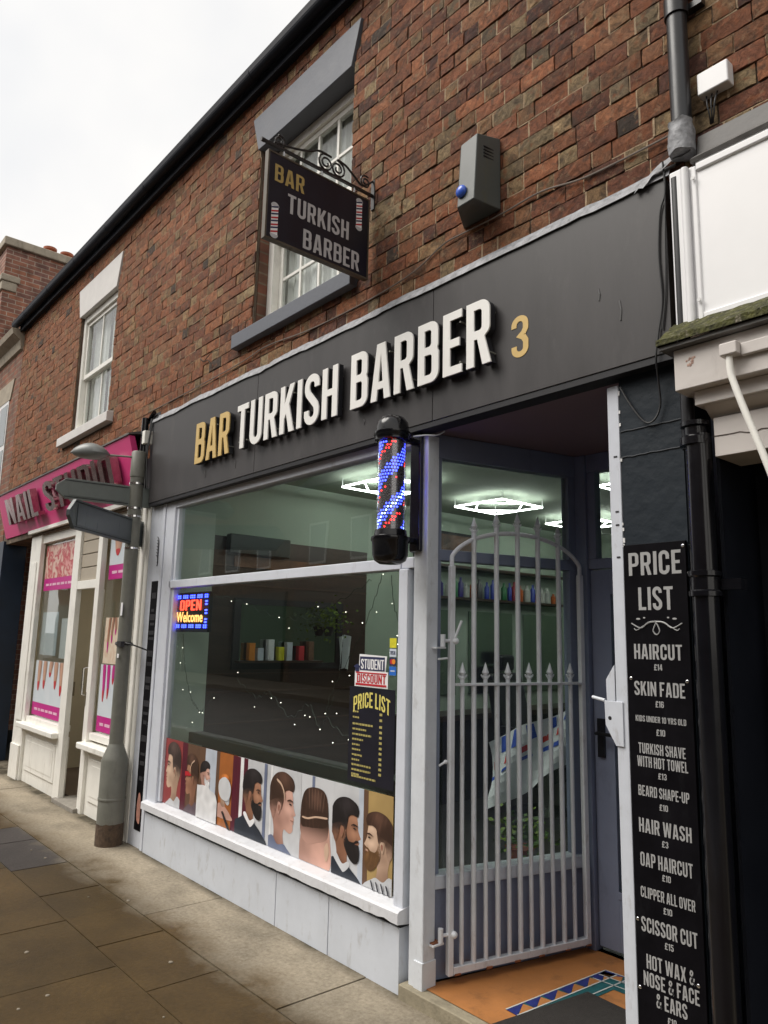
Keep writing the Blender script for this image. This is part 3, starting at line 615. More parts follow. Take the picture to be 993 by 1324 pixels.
# ------------------------------------------------------------------ the brick terrace above the shops
HOUSE = T('brick_terrace', 'old red brick building above the barber and nail shops with black eaves', 'building', (-4.5, .1, 0))
WIN = [dict(x0=-4.27, x1=-3.20, z0=3.63, z1=4.98), dict(x0=-7.93, x1=-6.90, z0=3.60, z1=4.895)]
def brick_wall():
    bm = bm_new(); la = bm.verts.layers.float_color.new('tone')
    ch = .0812; z = 2.98; ci = 0
    XL, XR = -10.2, 2.6
    while z < 5.50:
        zc = z + ch / 2
        header_row = ci % 4 == 2
        cuts = []
        for i, w in enumerate(WIN):
            if w['z0'] - .12 < zc < w['z0']:
                cuts.append((w['x0'] - .17 if i == 0 else w['x0'] - .24, w['x1'] + .09 if i == 0 else w['x1'] + .15))
            elif w['z0'] <= zc < w['z1']: cuts.append((w['x0'], w['x1']))
            elif w['z1'] <= zc < w['z1'] + .29:
                f = (zc - w['z1']) / .28
                cuts.append((w['x0'] - .02 - .09 * f, w['x1'] - .012 + .09 * f))
        x = XL - (.140 if ci % 2 else 0) - rnd.uniform(0, .012)
        k = 0
        while x < XR:
            is_head = k % 2 == 1
            w = (.094 if is_head else .187) + rnd.uniform(-.005, .005)
            segs = [(max(x, XL), min(x + w, XR))]
            for c0, c1 in cuts:
                ns = []
                for s0, s1 in segs:
                    if s1 <= c0 or s0 >= c1: ns.append((s0, s1)); continue
                    if s0 < c0: ns.append((s0, c0))
                    if s1 > c1: ns.append((c1, s1))
                segs = ns
            for s0, s1 in segs:
                if s1 - s0 < .02: continue
                g = .0036
                far_pt = s0 < -4.9 + .8 * mnoise.noise(Vector((z * 3, 0, 7)))
                if rnd.random() < (.9 if far_pt else .72) and s1 - s0 > .06:
                    yp = rnd.uniform(.0005, .0045); hz_ = rnd.uniform(.0, .02) if rnd.random() < .5 else 0
                    f = bm.faces.new([bm.verts.new(q) for q in ((s1 - g - .0012, yp, z + hz_), (s1 + g + rnd.uniform(-.001, .002), yp, z + .002), (s1 + g + .001, yp, z + ch - .001), (s1 - g - rnd.uniform(-.001, .002), yp, z + ch - .003))]); f.material_index = 1
                if rnd.random() < (.62 if far_pt else .13):
                    yp = rnd.uniform(.0010, .0040)
                    f = bm.faces.new([bm.verts.new(q) for q in ((s0, yp, z - g + .001), (s1, yp, z - g + .001), (s1, yp, z + g - rnd.uniform(-.001, .003)), (s0, yp, z + g - rnd.uniform(-.001, .003)))]); f.material_index = 1
                fine = s0 > -4.6
                nx = max(2, int((s1 - s0) / (.022 if fine else .055))); nz = 4 if fine else 2
                tr = rnd.random()
                far = min(1, max(0, (-s0 - 3.5) / 4))
                tone = (.82 + .16 * tr if rnd.random() < .62 - .45 * far else tr * .8) if is_head else (tr * .80 if rnd.random() < .9 else .8 + .18 * tr)
                tone = tone * (1 - .55 * far) + .78 * .55 * far
                if rnd.random() < .025: tone = 1
                col = (tone, rnd.random() * (1 - .3 * far) + .12 * far, rnd.random(), 1)
                dy = rnd.uniform(-.003, .002); tilt = rnd.uniform(-.004, .004); tz = rnd.uniform(-.015, .02)
                jit = 1 if fine else .45
                sdv = Vector((rnd.random() * 50, rnd.random() * 50, rnd.random() * 50))
                x0, x1, z0, z1 = s0 + g + rnd.uniform(-.002, .002), s1 - g + rnd.uniform(-.002, .002), z + g + rnd.uniform(-.002, .002), z + ch - g + rnd.uniform(-.002, .002)
                gridv = []
                for j in range(nz + 1):
                    row = []
                    for i in range(nx + 1):
                        px = x0 + (x1 - x0) * i / nx; pz = z0 + (z1 - z0) * j / nz
                        edge = (i in (0, nx)) + (j in (0, nz))
                        q = Vector((px * 30, pz * 30, 0)) + sdv
                        ny = (mnoise.noise(q) * .0025 + mnoise.noise(q * 2.7) * .0030) * jit
                        py = .0 + dy + tilt * (px - s0) * 6 + tz * (pz - z) + ny + .0012 * edge
                        if edge:
                            px += mnoise.noise(q * 1.7) * .0026 * jit; pz += mnoise.noise(q * 1.9 + Vector((9, 9, 9))) * .0026 * jit
                        v = bm.verts.new((px, py, pz)); v[la] = col; row.append(v)
                    gridv.append(row)
                for j in range(nz):
                    for i in range(nx):
                        f = bm.faces.new((gridv[j][i], gridv[j][i + 1], gridv[j + 1][i + 1], gridv[j + 1][i])); f.smooth = False
                ring = gridv[0] + [gridv[j][nx] for j in range(1, nz + 1)] + gridv[nz][:-1][::-1] + [gridv[j][0] for j in range(nz - 1, 0, -1)]
                back = []
                for v in ring:
                    b2 = bm.verts.new((v.co.x, .03, v.co.z)); b2[la] = col; back.append(b2)
                for i in range(len(ring)):
                    bm.faces.new((ring[i], back[i], back[(i + 1) % len(ring)], ring[(i + 1) % len(ring)]))
            x += w; k += 1
        z += ch; ci += 1
    obj('brick_facing', bm, [M_BRICK, M_PALEMORT], HOUSE)
    # mortar bed and wall core round the openings (flush joints lie 9 mm behind the brick faces)
    def core(y0, y1, z0, z1, m, name):
        b = bm_new(); xs = [XL]
        w1, w0 = WIN[0], WIN[1]
        add_box(b, XL, w0['x0'], y0, y1, z0, z1); add_box(b, w0['x1'], w1['x0'], y0, y1, z0, z1); add_box(b, w1['x1'], XR, y0, y1, z0, z1)
        for w in WIN:
            add_box(b, w['x0'], w['x1'], y0, y1, z0, w['z0'] - .02); add_box(b, w['x0'], w['x1'], y0, y1, w['z1'] + .01, z1)
        return obj(name, b, m, HOUSE)
    bm = bm_new()
    core(.0088, .0278, 2.6, 5.52, M_MORTAR, 'mortar_bed')
    core(.032, .30, 2.6, 5.52, brick_tex_mat('reveal_brick', (.17, .06, .035), (.12, .07, .045), (.16, .12, .08), 'yz'), 'wall')
brick_wall()
# body of the house behind, roof
B('side_wall', (-10.2, -10.0, .302, 9, 2.6, 5.5), brick_tex_mat('side_brick', (.18, .07, .04), (.12, .06, .04), (.16, .12, .08), 'yz'), HOUSE, 0)
bm = bm_new(); add_prism(bm, [(-10.25, -.055, 5.57), (-10.25, 4.5, 8.3), (-10.25, 9.2, 5.66)], (12.9, 0, 0)); obj('roof', bm, M_SLATE, HOUSE)
# eaves: soffit, black fascia and gutter
bm = bm_new()
add_box(bm, -10.22, 2.6, -.035, .03, 5.452, 5.502)
obj('soffit_board', bm, M_EAVES, HOUSE, .004)
bm = bm_new(); add_box(bm, -10.24, 2.6, -.058, -.037, 5.435, 5.60); obj('eaves_board', bm, M_EAVES, HOUSE, .004)
bm = bm_new()
prof = [(-.060 - .042 + .042 * math.cos(R(-180 * k / 10)), 5.535 + .048 * math.sin(R(-180 * k / 10))) for k in range(11)]
prof += [(-.060 - .088, 5.562), (-.060 - .083, 5.562)] + [(-.060 - .042 + .037 * math.cos(R(-180 + 180 * k / 10)), 5.535 + .043 * math.sin(R(-180 + 180 * k / 10))) for k in range(11)]
add_prism(bm, [(-10.32, a, b) for a, b in prof], (12.9, 0, 0))
obj('gutter', bm, M_EAVES, HOUSE)
for k in range(14):
    x = -9.8 + k * .92; bm = bm_new(); add_prism(bm, [(x, a, b) for a, b in [(-.060 - .042 + .0445 * math.cos(R(-180 * q / 10)), 5.535 + .0505 * math.sin(R(-180 * q / 10))) for q in range(11)]], (.022, 0, 0)); obj('gutter_bracket', bm, M_EAVES, HOUSE)

def sash_window(w, name_label, cols, rows, lintel_mat, sill_mat, lint, sill, ybase, hz, second):
    x0, x1, z0, z1 = w['x0'], w['x1'], w['z0'], w['z1']
    fr = bm_new(); t = .065
    add_box(fr, x0 + .002, x0 + t, ybase, ybase + .09, z0 + .002, z1 - .002); add_box(fr, x1 - t, x1 - .002, ybase, ybase + .09, z0 + .002, z1 - .002)
    add_box(fr, x0 + t, x1 - t, ybase, ybase + .09, z1 - .07, z1 - .002); add_box(fr, x0 + t, x1 - t, ybase - .01, ybase + .09, z0 + .002, z0 + .05)
    f = obj('window', fr, M_CREAM, HOUSE, .003)
    f['label'] = name_label
    zm = z0 + (z1 - z0) * hz
    for (za, zb, yy) in ((zm - .02, z1 - .07, ybase + .022), (z0 + .05, zm + .02, ybase + .055)):
        sb = bm_new(); a0, a1 = x0 + t + .002, x1 - t - .002
        add_box(sb, a0, a0 + .04, yy, yy + .03, za, zb); add_box(sb, a1 - .04, a1, yy, yy + .03, za, zb)
        add_box(sb, a0 + .04, a1 - .04, yy, yy + .03, za, za + .045); add_box(sb, a0 + .04, a1 - .04, yy, yy + .03, zb - .042, zb)
        for c in range(1, cols):
            xx = a0 + .04 + (a1 - a0 - .08) * c / cols; add_box(sb, xx - .011, xx + .011, yy + .004, yy + .026, za + .045, zb - .042)
        for c in range(1, rows):
            zz = za + .045 + (zb - za - .087) * c / rows; add_box(sb, a0 + .04, a1 - .04, yy + .006, yy + .024, zz - .011, zz + .011)
        obj('sash', sb, M_CREAM, f, .002)
        g = bm_new(); add_box(g, a0 + .03, a1 - .03, yy + .012, yy + .016, za + .03, zb - .03); obj('pane', g, GLUP, f)
    cu = bm_new(); n = 90; vs = []
    for i in range(n + 1):
        u = i / n; xx = x0 + .05 + (x1 - x0 - .1) * u
        yy = ybase + .115 + .012 * math.sin(u * 62 + 1.5 * math.sin(u * 9)) + .006 * math.sin(u * 150)
        vs.append((cu.verts.new((xx, yy, z0 + .02)), cu.verts.new((xx, yy, z1))))
    for i in range(n):
        if abs(i / n - .5) < .05 and second: continue
        cu.faces.new((vs[i][0], vs[i + 1][0], vs[i + 1][1], vs[i][1]))
    obj('curtain', cu, M_CURTAIN, f, smooth=True)
    B('dark_room', (x0 - .1, x1 + .1, ybase + .4, ybase + .42, z0 - .1, z1 + .1), mat('dim_room', (.12, .11, .10), .9), f, 0)
    lb = bm_new(); (a, b_), (c, d), za, zb, yl = lint
    add_prism(lb, [(a, yl, za), (b_, yl, za), (d, yl, zb), (c, yl, zb)], (0, .19 - yl, 0)); obj('lintel', lb, lintel_mat, f, .004)
    sl = bm_new(); (a, b_), za, zb, ys = sill
    add_prism(sl, [(a, ys, za), (a, ys, zb - .015), (a, ybase - .012, zb), (a, ybase - .012, za)], (b_ - a, 0, 0)); obj('sill', sl, sill_mat, f, .006)
    return f
sash_window(WIN[0], 'larger upper window with grey lintel and grey sill above the barber shop', 4, 2, M_GREYLINT, M_GREYLINT,
            ((-4.285, -3.212), (-4.375, -3.125), 4.982, 5.265, -.016), ((-4.45, -3.11), 3.512, 3.628, -.055), .105, .5, False)
sash_window(WIN[1], 'white sash window with white lintel above the pink fascia', 2, 1, M_WHITESTONE, M_WHITESTONE,
            ((-7.945, -6.91), (-8.035, -6.815), 4.897, 5.232, -.014), ((-8.18, -6.75), 3.49, 3.598, -.06), .035, .47, True)

# ------------------------------------------------------------------ neighbours far left
NB = T('brick_house', 'plain brick house with stone cornice at the far left edge beyond the pink shop', 'building', (-11.7, .1, 0))
MB_FAR = brick_tex_mat('far_brick', (.24, .085, .045), (.15, .075, .05), (.22, .17, .12))
MB_SIDE = brick_tex_mat('gable_brick', (.30, .12, .07), (.17, .085, .07), (.36, .28, .22), 'yz')
bm = bm_new(); add_box(bm, -13.2, -10.53, .002, .3, 0, 5.2); add_box(bm, -10.53, -10.204, .002, .3, 2.4, 5.2); obj('wall', bm, MB_FAR, NB)
bm = bm_new(); add_prism(bm, [(-13.2, .002, 5.2), (-13.2, -.03, 5.22), (-13.2, -.05, 5.33), (-13.2, -.14, 5.40), (-13.2, -.16, 5.47), (-13.2, .3, 5.5), (-13.2, .3, 5.2)], (2.99, 0, 0)); obj('cornice', bm, M_STONE, NB)
bm = bm_new(); add_prism(bm, [(-13.2, .31, 5.42), (-13.2, 4, 7.0), (-13.2, 7, 5.4)], (2.9, 0, 0)); obj('roof', bm, M_SLATE, NB)
bm = bm_new(); add_prism(bm, [(-11.9, -.012, 4.60), (-10.56, -.012, 4.60), (-10.44, -.012, 4.87), (-12.0, -.012, 4.87)], (0, .013, 0)); obj('lintel', bm, M_STONE, NB)
bm = bm_new(); add_box(bm, -11.8, -10.62, -.008, .001, 3.3, 4.6); win = obj('window', bm, M_WHITE, NB)
bm = bm_new()
for i in range(3):
    for j in range(2):
        add_box(bm, -11.75 + i * .38, -11.42 + i * .38, -.012, -.0085, 3.36 + j * .63, 3.92 + j * .63)
obj('pane', bm, mat('dark_window_pane', (.10, .12, .13), .08), win)
bm = bm_new(); add_box(bm, -13.2, -10.55, -.03, .001, 0, 2.4); obj('shopfront', bm, mat('dark_blue_shop_paint', (.008, .02, .045), .4, var=.4, scale=1.5), NB)
bm = bm_new(); add_box(bm, -10.53, -10.05, -.02, .25, 0, 2.64); obj('pier', bm, mat('dark_blue_shop_paint', (.008, .02, .045), .4), NB)
TB = T('tall_brick_building', 'taller brick building with flat stone coping and chimney pots behind the eaves', 'building', (-15.5, 2, 0))
bm = bm_new(); add_box(bm, -19, -13.0, .25, 6, 0, 7.93); obj('wall', bm, MB_SIDE, TB)
bm = bm_new(); add_box(bm, -19.1, -12.94, .19, 6.1, 7.93, 8.08); obj('coping', bm, M_STONE, TB, .02)
bm = bm_new(); add_box(bm, -19.1, -12.95, .2, .5, 7.30, 7.42); add_box(bm, -19.1, -12.97, .22, .46, 7.14, 7.30); obj('string_course', bm, M_STONE, TB, .02)
for py in (1.0, 1.29):
    bm = bm_new(); add_lathe(bm, [(.12, 8.08), (.12, 8.16), (.085, 8.22), (.115, 8.24), (.115, 8.28), (.06, 8.285)], -13.3, py, 16); obj('chimney_pot', bm, M_TERRA, TB, smooth=True)

# ------------------------------------------------------------------ barber shopfront
SHOP = T('barber_shopfront', 'pale grey painted barber shopfront with large window and recessed doorway', 'shopfront', (-3.5, .3, 0))
# stall riser in three boards with fine joints
for xa, xb in ((-5.40, -3.66), (-3.654, -3.18), (-3.174, -2.652)):
    B('riser_panel', (xa, xb, -.012, .06, -.01, .272), M_RISER, SHOP, .002)
bm = bm_new(); add_box(bm, -5.40, -2.655, -.004, .05, .272, .296); obj('dark_gap_strip', bm, M_MATTBLK, SHOP)  # black strip puts the dark of the gap under the sill into colour
# chipped sill: front edge uneven
bm = bm_new(); n = 60; L = []
for i in range(n + 1):
    x = -5.415 + (5.415 - 2.632) * i / n; w = max(0, (x + 4.1) / 1.4)
    d = .5 * (mnoise.noise(Vector((x * 5, 0, 3))) + mnoise.noise(Vector((x * 16, 0, 8)))) * .022 * w
    d = max(-.012, min(.02, d))
    L.append([bm.verts.new(q) for q in ((x, .075, .372), (x, -.030, .352), (x, -.042, .343), (x, -.042, .300 + d), (x, .04, .288 + d * .6))])
for i in range(n):
    for k in range(4): bm.faces.new((L[i][k], L[i][k + 1], L[i + 1][k + 1], L[i + 1][k]))
bm.faces.new(L[0]); bm.faces.new(L[-1][::-1]); bmesh.ops.recalc_face_normals(bm, faces=bm.faces)
obj('sill', bm, M_SILLP, SHOP)
# window frame
bm = bm_new()
add_box(bm, -5.415, -5.262, -.004, .08, .30, 2.56)           # left jamb
add_box(bm, -5.285, -2.694, -.004, .07, 1.884, 1.942)        # transom
add_box(bm, -2.702, -2.637, -.008, .07, .355, 1.884)          # right mullion
add_box(bm, -2.692, -2.605, .0, .07, 1.886, 1.940)
add_box(bm, -5.285, -2.62, .0, .08, 2.495, 2.56)             # head
add_box(bm, -5.285, -2.752, .034, .07, .362, .372)              # bottom bead
fr = obj('window_frame', bm, M_FRAME, SHOP, .006)
bm = bm_new(); add_box(bm, -5.2615, -5.225, .012, .05, .372, 1.884); add_box(bm, -5.2615, -5.225, .012, .05, 1.942, 2.495); obj('glazing_bead', bm, M_FRAME, fr, .003)
for nm, d in (('lower_pane', (-5.24, -2.70, .036, .041, .37, 1.89)), ('upper_pane', (-5.283, -2.56, .036, .041, 1.935, 2.50))):
    bm = bm_new(); add_box(bm, *d); obj('pane', bm, GL, fr)
# the left pilaster
bm = bm_new(); add_box(bm, -5.70, -5.417, .0, .10, 0, 2.575); add_box(bm, -5.46, -5.417, -.012, -.0005, .0, 2.575); pil = obj('pilaster', bm, M_FRAME, SHOP, .004)
bm = bm_new()
for i in range(7):
    z = 2.10 + i * .024; add_tube(bm, [(-5.535 + .02 * math.cos(R(a)), -.003, z + .018 * math.sin(R(a)) + .0003 * a) for a in range(-60, 130, 20)], .004, 6)
obj('scroll_mark', bm, M_STRIPE, pil)
# bit of return between window and post
bm = bm_new(); add_box(bm, -2.66, -2.60, .06, .10, 0, .36); obj('return_panel', bm, M_FRAME, SHOP)
bm = bm_new(); add_box(bm, -2.636, -2.56, .042, .046, .36, 1.89); obj('return_pane', bm, GL, SHOP)
# corner post
bm = bm_new(); add_box(bm, -2.604, -2.512, .0, .075, .02, 2.53); obj('corner_post', bm, M_STEEL, SHOP, .006)
bm = bm_new(); add_box(bm, -2.565, -2.509, -.006, .079, .02, .17); obj('post_sleeve', bm, M_STEEL, SHOP, .003)
# porch: splayed side window
P0, P1 = (-2.56, .09), (-2.345, .955)
bm = bm_new(); add_obox(bm, P0, P1, .0, .06, .06, .44); obj('porch_riser', bm, M_RECESS, SHOP)
bm = bm_new(); add_obox(bm, P0, P1, -.02, .07, .44, .50); obj('porch_sill', bm, M_FRAME, SHOP, .006)
bm = bm_new(); add_obox(bm, P0, P1, .0, .06, 1.93, 1.985); add_obox(bm, P0, P1, .0, .06, 2.44, 2.56)
d = (Vector(P1) - Vector(P0)).normalized(); q0 = Vector(P0) + d * .045; q1 = Vector(P1) - d * .05
add_obox(bm, P0, q0, .002, .058, .50, 2.44); add_obox(bm, q1, P1, .002, .058, .50, 2.44)
pf = obj('porch_window_frame', bm, M_RECESS, SHOP, .004)
bm = bm_new(); add_obox(bm, q0, q1, .026, .031, .495, 1.935); obj('pane', bm, GL, pf)
bm = bm_new(); add_obox(bm, q0, q1, .026, .031, 1.98, 2.445); obj('pane', bm, GL, pf)
bm = bm_new(); add_box(bm, -2.40, -2.285, .957, 1.03, .06, 2.56); obj('porch_corner_post', bm, M_RECESS, SHOP, .006)
# door wall
bm = bm_new(); add_box(bm, -2.285, -1.50, .972, 1.03, 1.935, 1.99); add_box(bm, -2.285, -1.50, .972, 1.03, 2.46, 2.56); add_box(bm, -1.56, -1.50, .974, 1.03, .06, 1.935)
add_box(bm, -2.285, -2.235, .974, 1.03, 1.99, 2.46)
df = obj('door_frame', bm, M_RECESS, SHOP, .004)
bm = bm_new(); add_box(bm, -2.235, -1.5, .998, 1.003, 1.985, 2.465); obj('pane', bm, GL, df)
bm = bm_new()
for dd in ((-2.28, -2.165, .985, 1.03, .085, 1.93), (-1.66, -1.565, .985, 1.03, .085, 1.93), (-2.165, -1.66, .985, 1.03, 1.80, 1.93), (-2.165, -1.66, .985, 1.03, .085, .33)): add_box(bm, *dd)
add_box(bm, -2.165, -1.66, .98, .984, .325, .36)
door = obj('door', bm, M_RECESS, SHOP, .004)
bm = bm_new(); add_box(bm, -2.17, -1.655, 1.005, 1.01, .32, 1.81); obj('pane', bm, GL, door)
bm = bm_new(); add_box(bm, -2.255, -2.215, .972, .984, .98, 1.17); add_tube(bm, [(-2.235, .975, 1.10), (-2.235, .93, 1.10), (-2.14, .925, 1.10)], .009, 8); obj('handle', bm, M_BLACK, door)
# porch right wall, soffit
bm = bm_new(); add_box(bm, -1.497, -1.46, .065, 1.03, 0, 2.56); obj('porch_wall', bm, M_RECESS, SHOP)
bm = bm_new(); add_box(bm, -2.6, -1.46, .03, 1.06, 2.562, 2.60); obj('porch_soffit', bm, mat('mauve_brown_soffit', (.21, .145, .16), .55, var=.08, scale=2), SHOP)
# right gate post with latch plate
bm = bm_new(); add_box(bm, -1.530, -1.482, .0, .06, .0, 2.52); gp = obj('gate_post', bm, mat('white_grey_post_paint', (.60, .63, .69), .42, var=.05, scale=12, dirt=(.3, .28, .26), dirt_amt=.6, dscale=13), SHOP, .003)
bm = bm_new(); add_prism(bm, [(-1.531, -.006, 1.19), (-1.555, -.006, 1.23), (-1.572, -.006, 1.26), (-1.575, -.006, 1.345), (-1.500, -.006, 1.345), (-1.500, -.006, 1.19)], (0, .005, 0)); add_prism(bm, [(-1.531, -.003, 1.345), (-1.566, -.003, 1.345), (-1.568, -.003, 1.42), (-1.531, -.003, 1.475)], (0, .004, 0)); lp = obj('latch_plate', bm, MATS['white_grey_post_paint'], gp, .002)
bm = bm_new(); add_tube(bm, [(-1.553, -.0068, 1.285), (-1.553, -.004, 1.285)], .007, 12); obj('keyhole', bm, M_MATTBLK, lp)
bm = bm_new(); add_tube(bm, [(-1.575, .0, 1.345), (-1.64, .02, 1.352)], .006, 8); obj('latch_bolt', bm, M_STEEL, gp)
bm = bm_new()
for zz in (2.03, 1.98, 2.24, 1.86): add_box(bm, -1.508, -1.494, -.0015, .0005, zz, zz + .006)
obj('chip', bm, M_MATTBLK, gp)
# porch step
bm = bm_new(); add_prism(bm, [(-2.63, -.035, -.02), (-1.44, -.035, -.02), (-1.44, 1.02, -.02), (-2.63, 1.02, -.02)], (0, 0, .080)); step = obj('door_step', bm, mat('step_stone', (.27, .235, .165), .8, var=.25, scale=12, bump=.3, dirt=(.10, .085, .05), dirt_amt=.8, dscale=9), SHOP, .006)
bm = bm_new()
vs = [bm.verts.new(q) for q in ((-2.53, .02, .064), (-1.5, .005, .064), (-1.5, .97, .064), (-2.34, .97, .064), (-2.53, .1, .064))]; bm.faces.new(vs); obj('step_tiles', bm, M_TILEFL, step)
# mosaic border of triangles, bent at the far corner
def border(name, a, b, w, n, parent):
    a = Vector(a); b = Vector(b); d = (b - a) / n; nn = Vector((d.y, -d.x)).normalized() * w
    for m_, up_ in ((M_MOSB, True), (M_TILEFL, False)):
        bm = bm_new()
        for i in range(n):
            p = a + d * i
            tri = [p, p + d, p + nn] if up_ else [p + d * .85 + nn * .12, p + d + nn, p + nn * .95 + d * .12]
            bm.faces.new([bm.verts.new((q.x, q.y, .0672)) for q in tri])
        bmesh.ops.recalc_face_normals(bm, faces=bm.faces)
        for f in bm.faces:
            if f.normal.z < 0: f.normal_flip()
        obj('mosaic_triangles', bm, m_, parent)
    bm = bm_new()
    for s in (0, 1, 1.9):
        p = a + nn * s; q = b + nn * s
        t = nn.normalized() * .0035
        vs = [bm.verts.new((r.x, r.y, .068)) for r in (p - t, q - t, q + t, p + t)]
        f = bm.faces.new(vs)
        f.normal_update()
        if f.normal.z < 0: f.normal_flip()
    obj('mosaic_line', bm, M_PALELINE, parent)
bm = bm_new()
for quad in (((-2.175, .15), (-2.13, .80), (-2.0, .66), (-2.03, .15)), ((-2.13, .80), (-1.5, .86), (-1.5, .68), (-2.0, .66))):
    f = bm.faces.new([bm.verts.new((a, b, .0660)) for a, b in quad]); f.normal_update()
    if f.normal.z < 0: f.normal_flip()
obj('mosaic_field', bm, M_MOST, step)
border('m', (-2.175, .15), (-2.13, .80), .062, 6, step); border('m', (-2.13, .80), (-1.5, .86), .062, 6, step)
bm = bm_new(); add_prism(bm, [(-2.125, -.02, .066), (-1.53, -.03, .066), (-1.50, .50, .066), (-2.045, .535, .066)], (0, 0, .011)); tag(obj('door_mat', bm, M_MAT, bevel=.003), 'dark grey door mat on the orange tiled step', 'mat')
# pavement-side patch of weeds at foot of post
tw = bm_new()
for i in range(60):
    a = rnd.random() * 6.28; r = rnd.random() * .03; p = Vector((-2.635 + r * math.cos(a), .02 + r * math.sin(a) * .6, .0))
    q = p + Vector((rnd.uniform(-.02, .02), rnd.uniform(-.02, .01), rnd.uniform(.01, .045))); s = Vector((rnd.uniform(-.006, .006), rnd.uniform(-.006, .006), 0))
    tw.faces.new([tw.verts.new(v) for v in (p, p + s, q)])
o = obj('weed_tuft', tw, mat('dull_weed', (.06, .06, .03), .9, var=.5, scale=80)); tag(o, 'scruffy tuft of dead weeds in the gap beside the grey post', 'weeds')

# ------------------------------------------------------------------ right pilaster wall
PW = T('painted_pier', 'dark navy painted brick pier between the doorway and the black drainpipe', 'wall', (-1.36, .1, 0))
bm = bm_new()
zs = 0; add_box(bm, -1.48, -1.235, .004, .22, 0, 2.60); obj('wall', bm, mat('painted_brick', (.013, .019, .026), .55, spec=.25, var=.12, scale=3, bump=.5, bscale=14), PW)
for i, zz in enumerate((2.235, 2.335)):
    bm = bm_new()
    pts = [(-1.478 + k * .0242, -.0005 + .004, zz + .004 * mnoise.noise(Vector((k * .7, i * 3.3, 0))) - .0 * k) for k in range(11)]
    add_tube(bm, pts, .0035, 5)
    obj('joint_line', bm, mat('dark_joint', (.012, .016, .022), .7), PW)
bm = bm_new()
for k in range(9):
    z = 1.90 + rnd.random() ** 1.6 * .6; add_box(bm, -1.4825, -1.4785 + rnd.random() ** 3 * .010, .001, .0062, z, z + rnd.uniform(.006, .03))
obj('flaking_paint', bm, M_WHITE, PW)

# ------------------------------------------------------------------ fascia sign
FS = T('fascia_sign', 'long charcoal fascia sign with raised white and gold lettering over the barber shop', 'shop sign', (-3.45, 0, 2.57))
bm = bm_new(); add_box(bm, -5.665, -4.06, -.05, .0, 2.572, 3.243); add_box(bm, -4.057, -2.44, -.05, .0, 2.572, 3.243); add_box(bm, -2.437, -1.232, -.05, .0, 2.572, 3.243); obj('panel', bm, M_FASCIA, FS, .002)
bm = bm_new(); add_box(bm, -5.665, -1.232, -.046, .04, 2.545, 2.570); obj('drip_rail', bm, M_MATTBLK, FS)
bm = bm_new(); n = 70; L = []
for i in range(n + 1):
    x = -5.69 + 4.48 * i / n; w = mnoise.noise(Vector((x * 3.1, 0, 0))) * .012 + mnoise.noise(Vector((x * 11, 4, 0))) * .008
    L.append([bm.verts.new(q) for q in ((x, -.002, 3.315 + w), (x, -.012, 3.292 + w), (x, -.050, 3.268 + w * .6), (x, -.060, 3.240 + w * .9), (x, -.056, 3.240 + w * .9))])
for i in range(n):
    for k in range(4): bm.faces.new((L[i][k], L[i][k + 1], L[i + 1][k + 1], L[i + 1][k]))
obj('flashing', bm, M_LEAD, FS, smooth=True, shade_angle=70)
def fascia_word(body, x0, x1, z0, z1, m, bold=.042):
    full = text_bm(body, x1 - x0, z1 - z0, .008)
    place(full, (x0, -.096, z0), (1, 0, 0), (0, 0, 1))
    for b in split_islands(full):
        bk = b.copy()
        cx = sum((v.co.x for v in b.verts)) / len(b.verts)
        xs = [v.co.x for v in b.verts]
        o = obj('letter', b, m, FS)
        for v in bk.verts: v.co.y = -.0915 if v.co.y < -.096 else -.062
        obj('letter_shadow_slab', bk, M_MATTBLK, o)  # black slab standing in for the dark shadow behind the letter
        for zz in (z0 + .05, z1 - .06):
            for xx in (min(xs) + .022, max(xs) - .016):
                pb = bm_new(); add_tube(pb, [(xx, -.094, zz), (xx, -.049, zz)], .005, 6); obj('standoff_pin', pb, M_POLE, o)
    full.free()
fascia_word('BAR', -4.80, -4.315, 2.74, 3.035, M_GOLD)
fascia_word('TURKISH', -4.215, -3.13, 2.74, 3.035, M_LETTER)
fascia_word('BARBER', -3.012, -2.03, 2.742, 3.045, M_LETTER)
text('numeral', '3', -1.955, -1.862, 2.74, 2.925, -.0512, M_GOLD, FS, .002, .035)
bm = bm_new()
for x, z, h in ((-4.72, 2.64, .05), (-4.30, 2.64, .055), (-3.9, 2.75, .03), (-1.52, 2.86, .05), (-2.95, 2.66, .03), (-1.43, 2.75, .08)):
    add_tube(bm, [(x, -.0508, z), (x + .004, -.0512, z + h * .5), (x - .002, -.0508, z + h)], .0032, 5)
obj('scuff', bm, mat('scuff_grey', (.13, .13, .13), .6), FS)

# ------------------------------------------------------------------ hanging sign
X = -2.985
HS = T('hanging_sign', 'black double line hanging sign on a scrolled iron bracket beside the upper window', 'hanging sign', (X, 0, 3.5))
bm = bm_new(); add_box(bm, X - .014, X + .014, -.688, -.046, 3.50, 3.958); bd = obj('board', bm, mat('navy_black_board', (.006, .007, .016), .35, var=.15), HS, .002)
bm = bm_new()
for dd in ((-.698, -.689, 3.49, 3.968), (-.045, -.036, 3.49, 3.968)): add_box(bm, X - .0155, X + .0155, dd[0], dd[1], dd[2], dd[3])
add_box(bm, X - .0155, X + .0155, -.689, -.045, 3.49, 3.499); add_box(bm, X - .0155, X + .0155, -.689, -.045, 3.959, 3.968)
obj('frame', bm, mat('worn_brass_edge', (.10, .085, .065), .4, metal=.4, var=.3), bd)
def hs_text(body, y0, y1, z0, z1, m):
    return obj('lettering', place(text_bm(body, y1 - y0, z1 - z0, .0012, .035), (X + .0152, y0, z0), (0, 1, 0), (0, 0, 1)), m, bd)
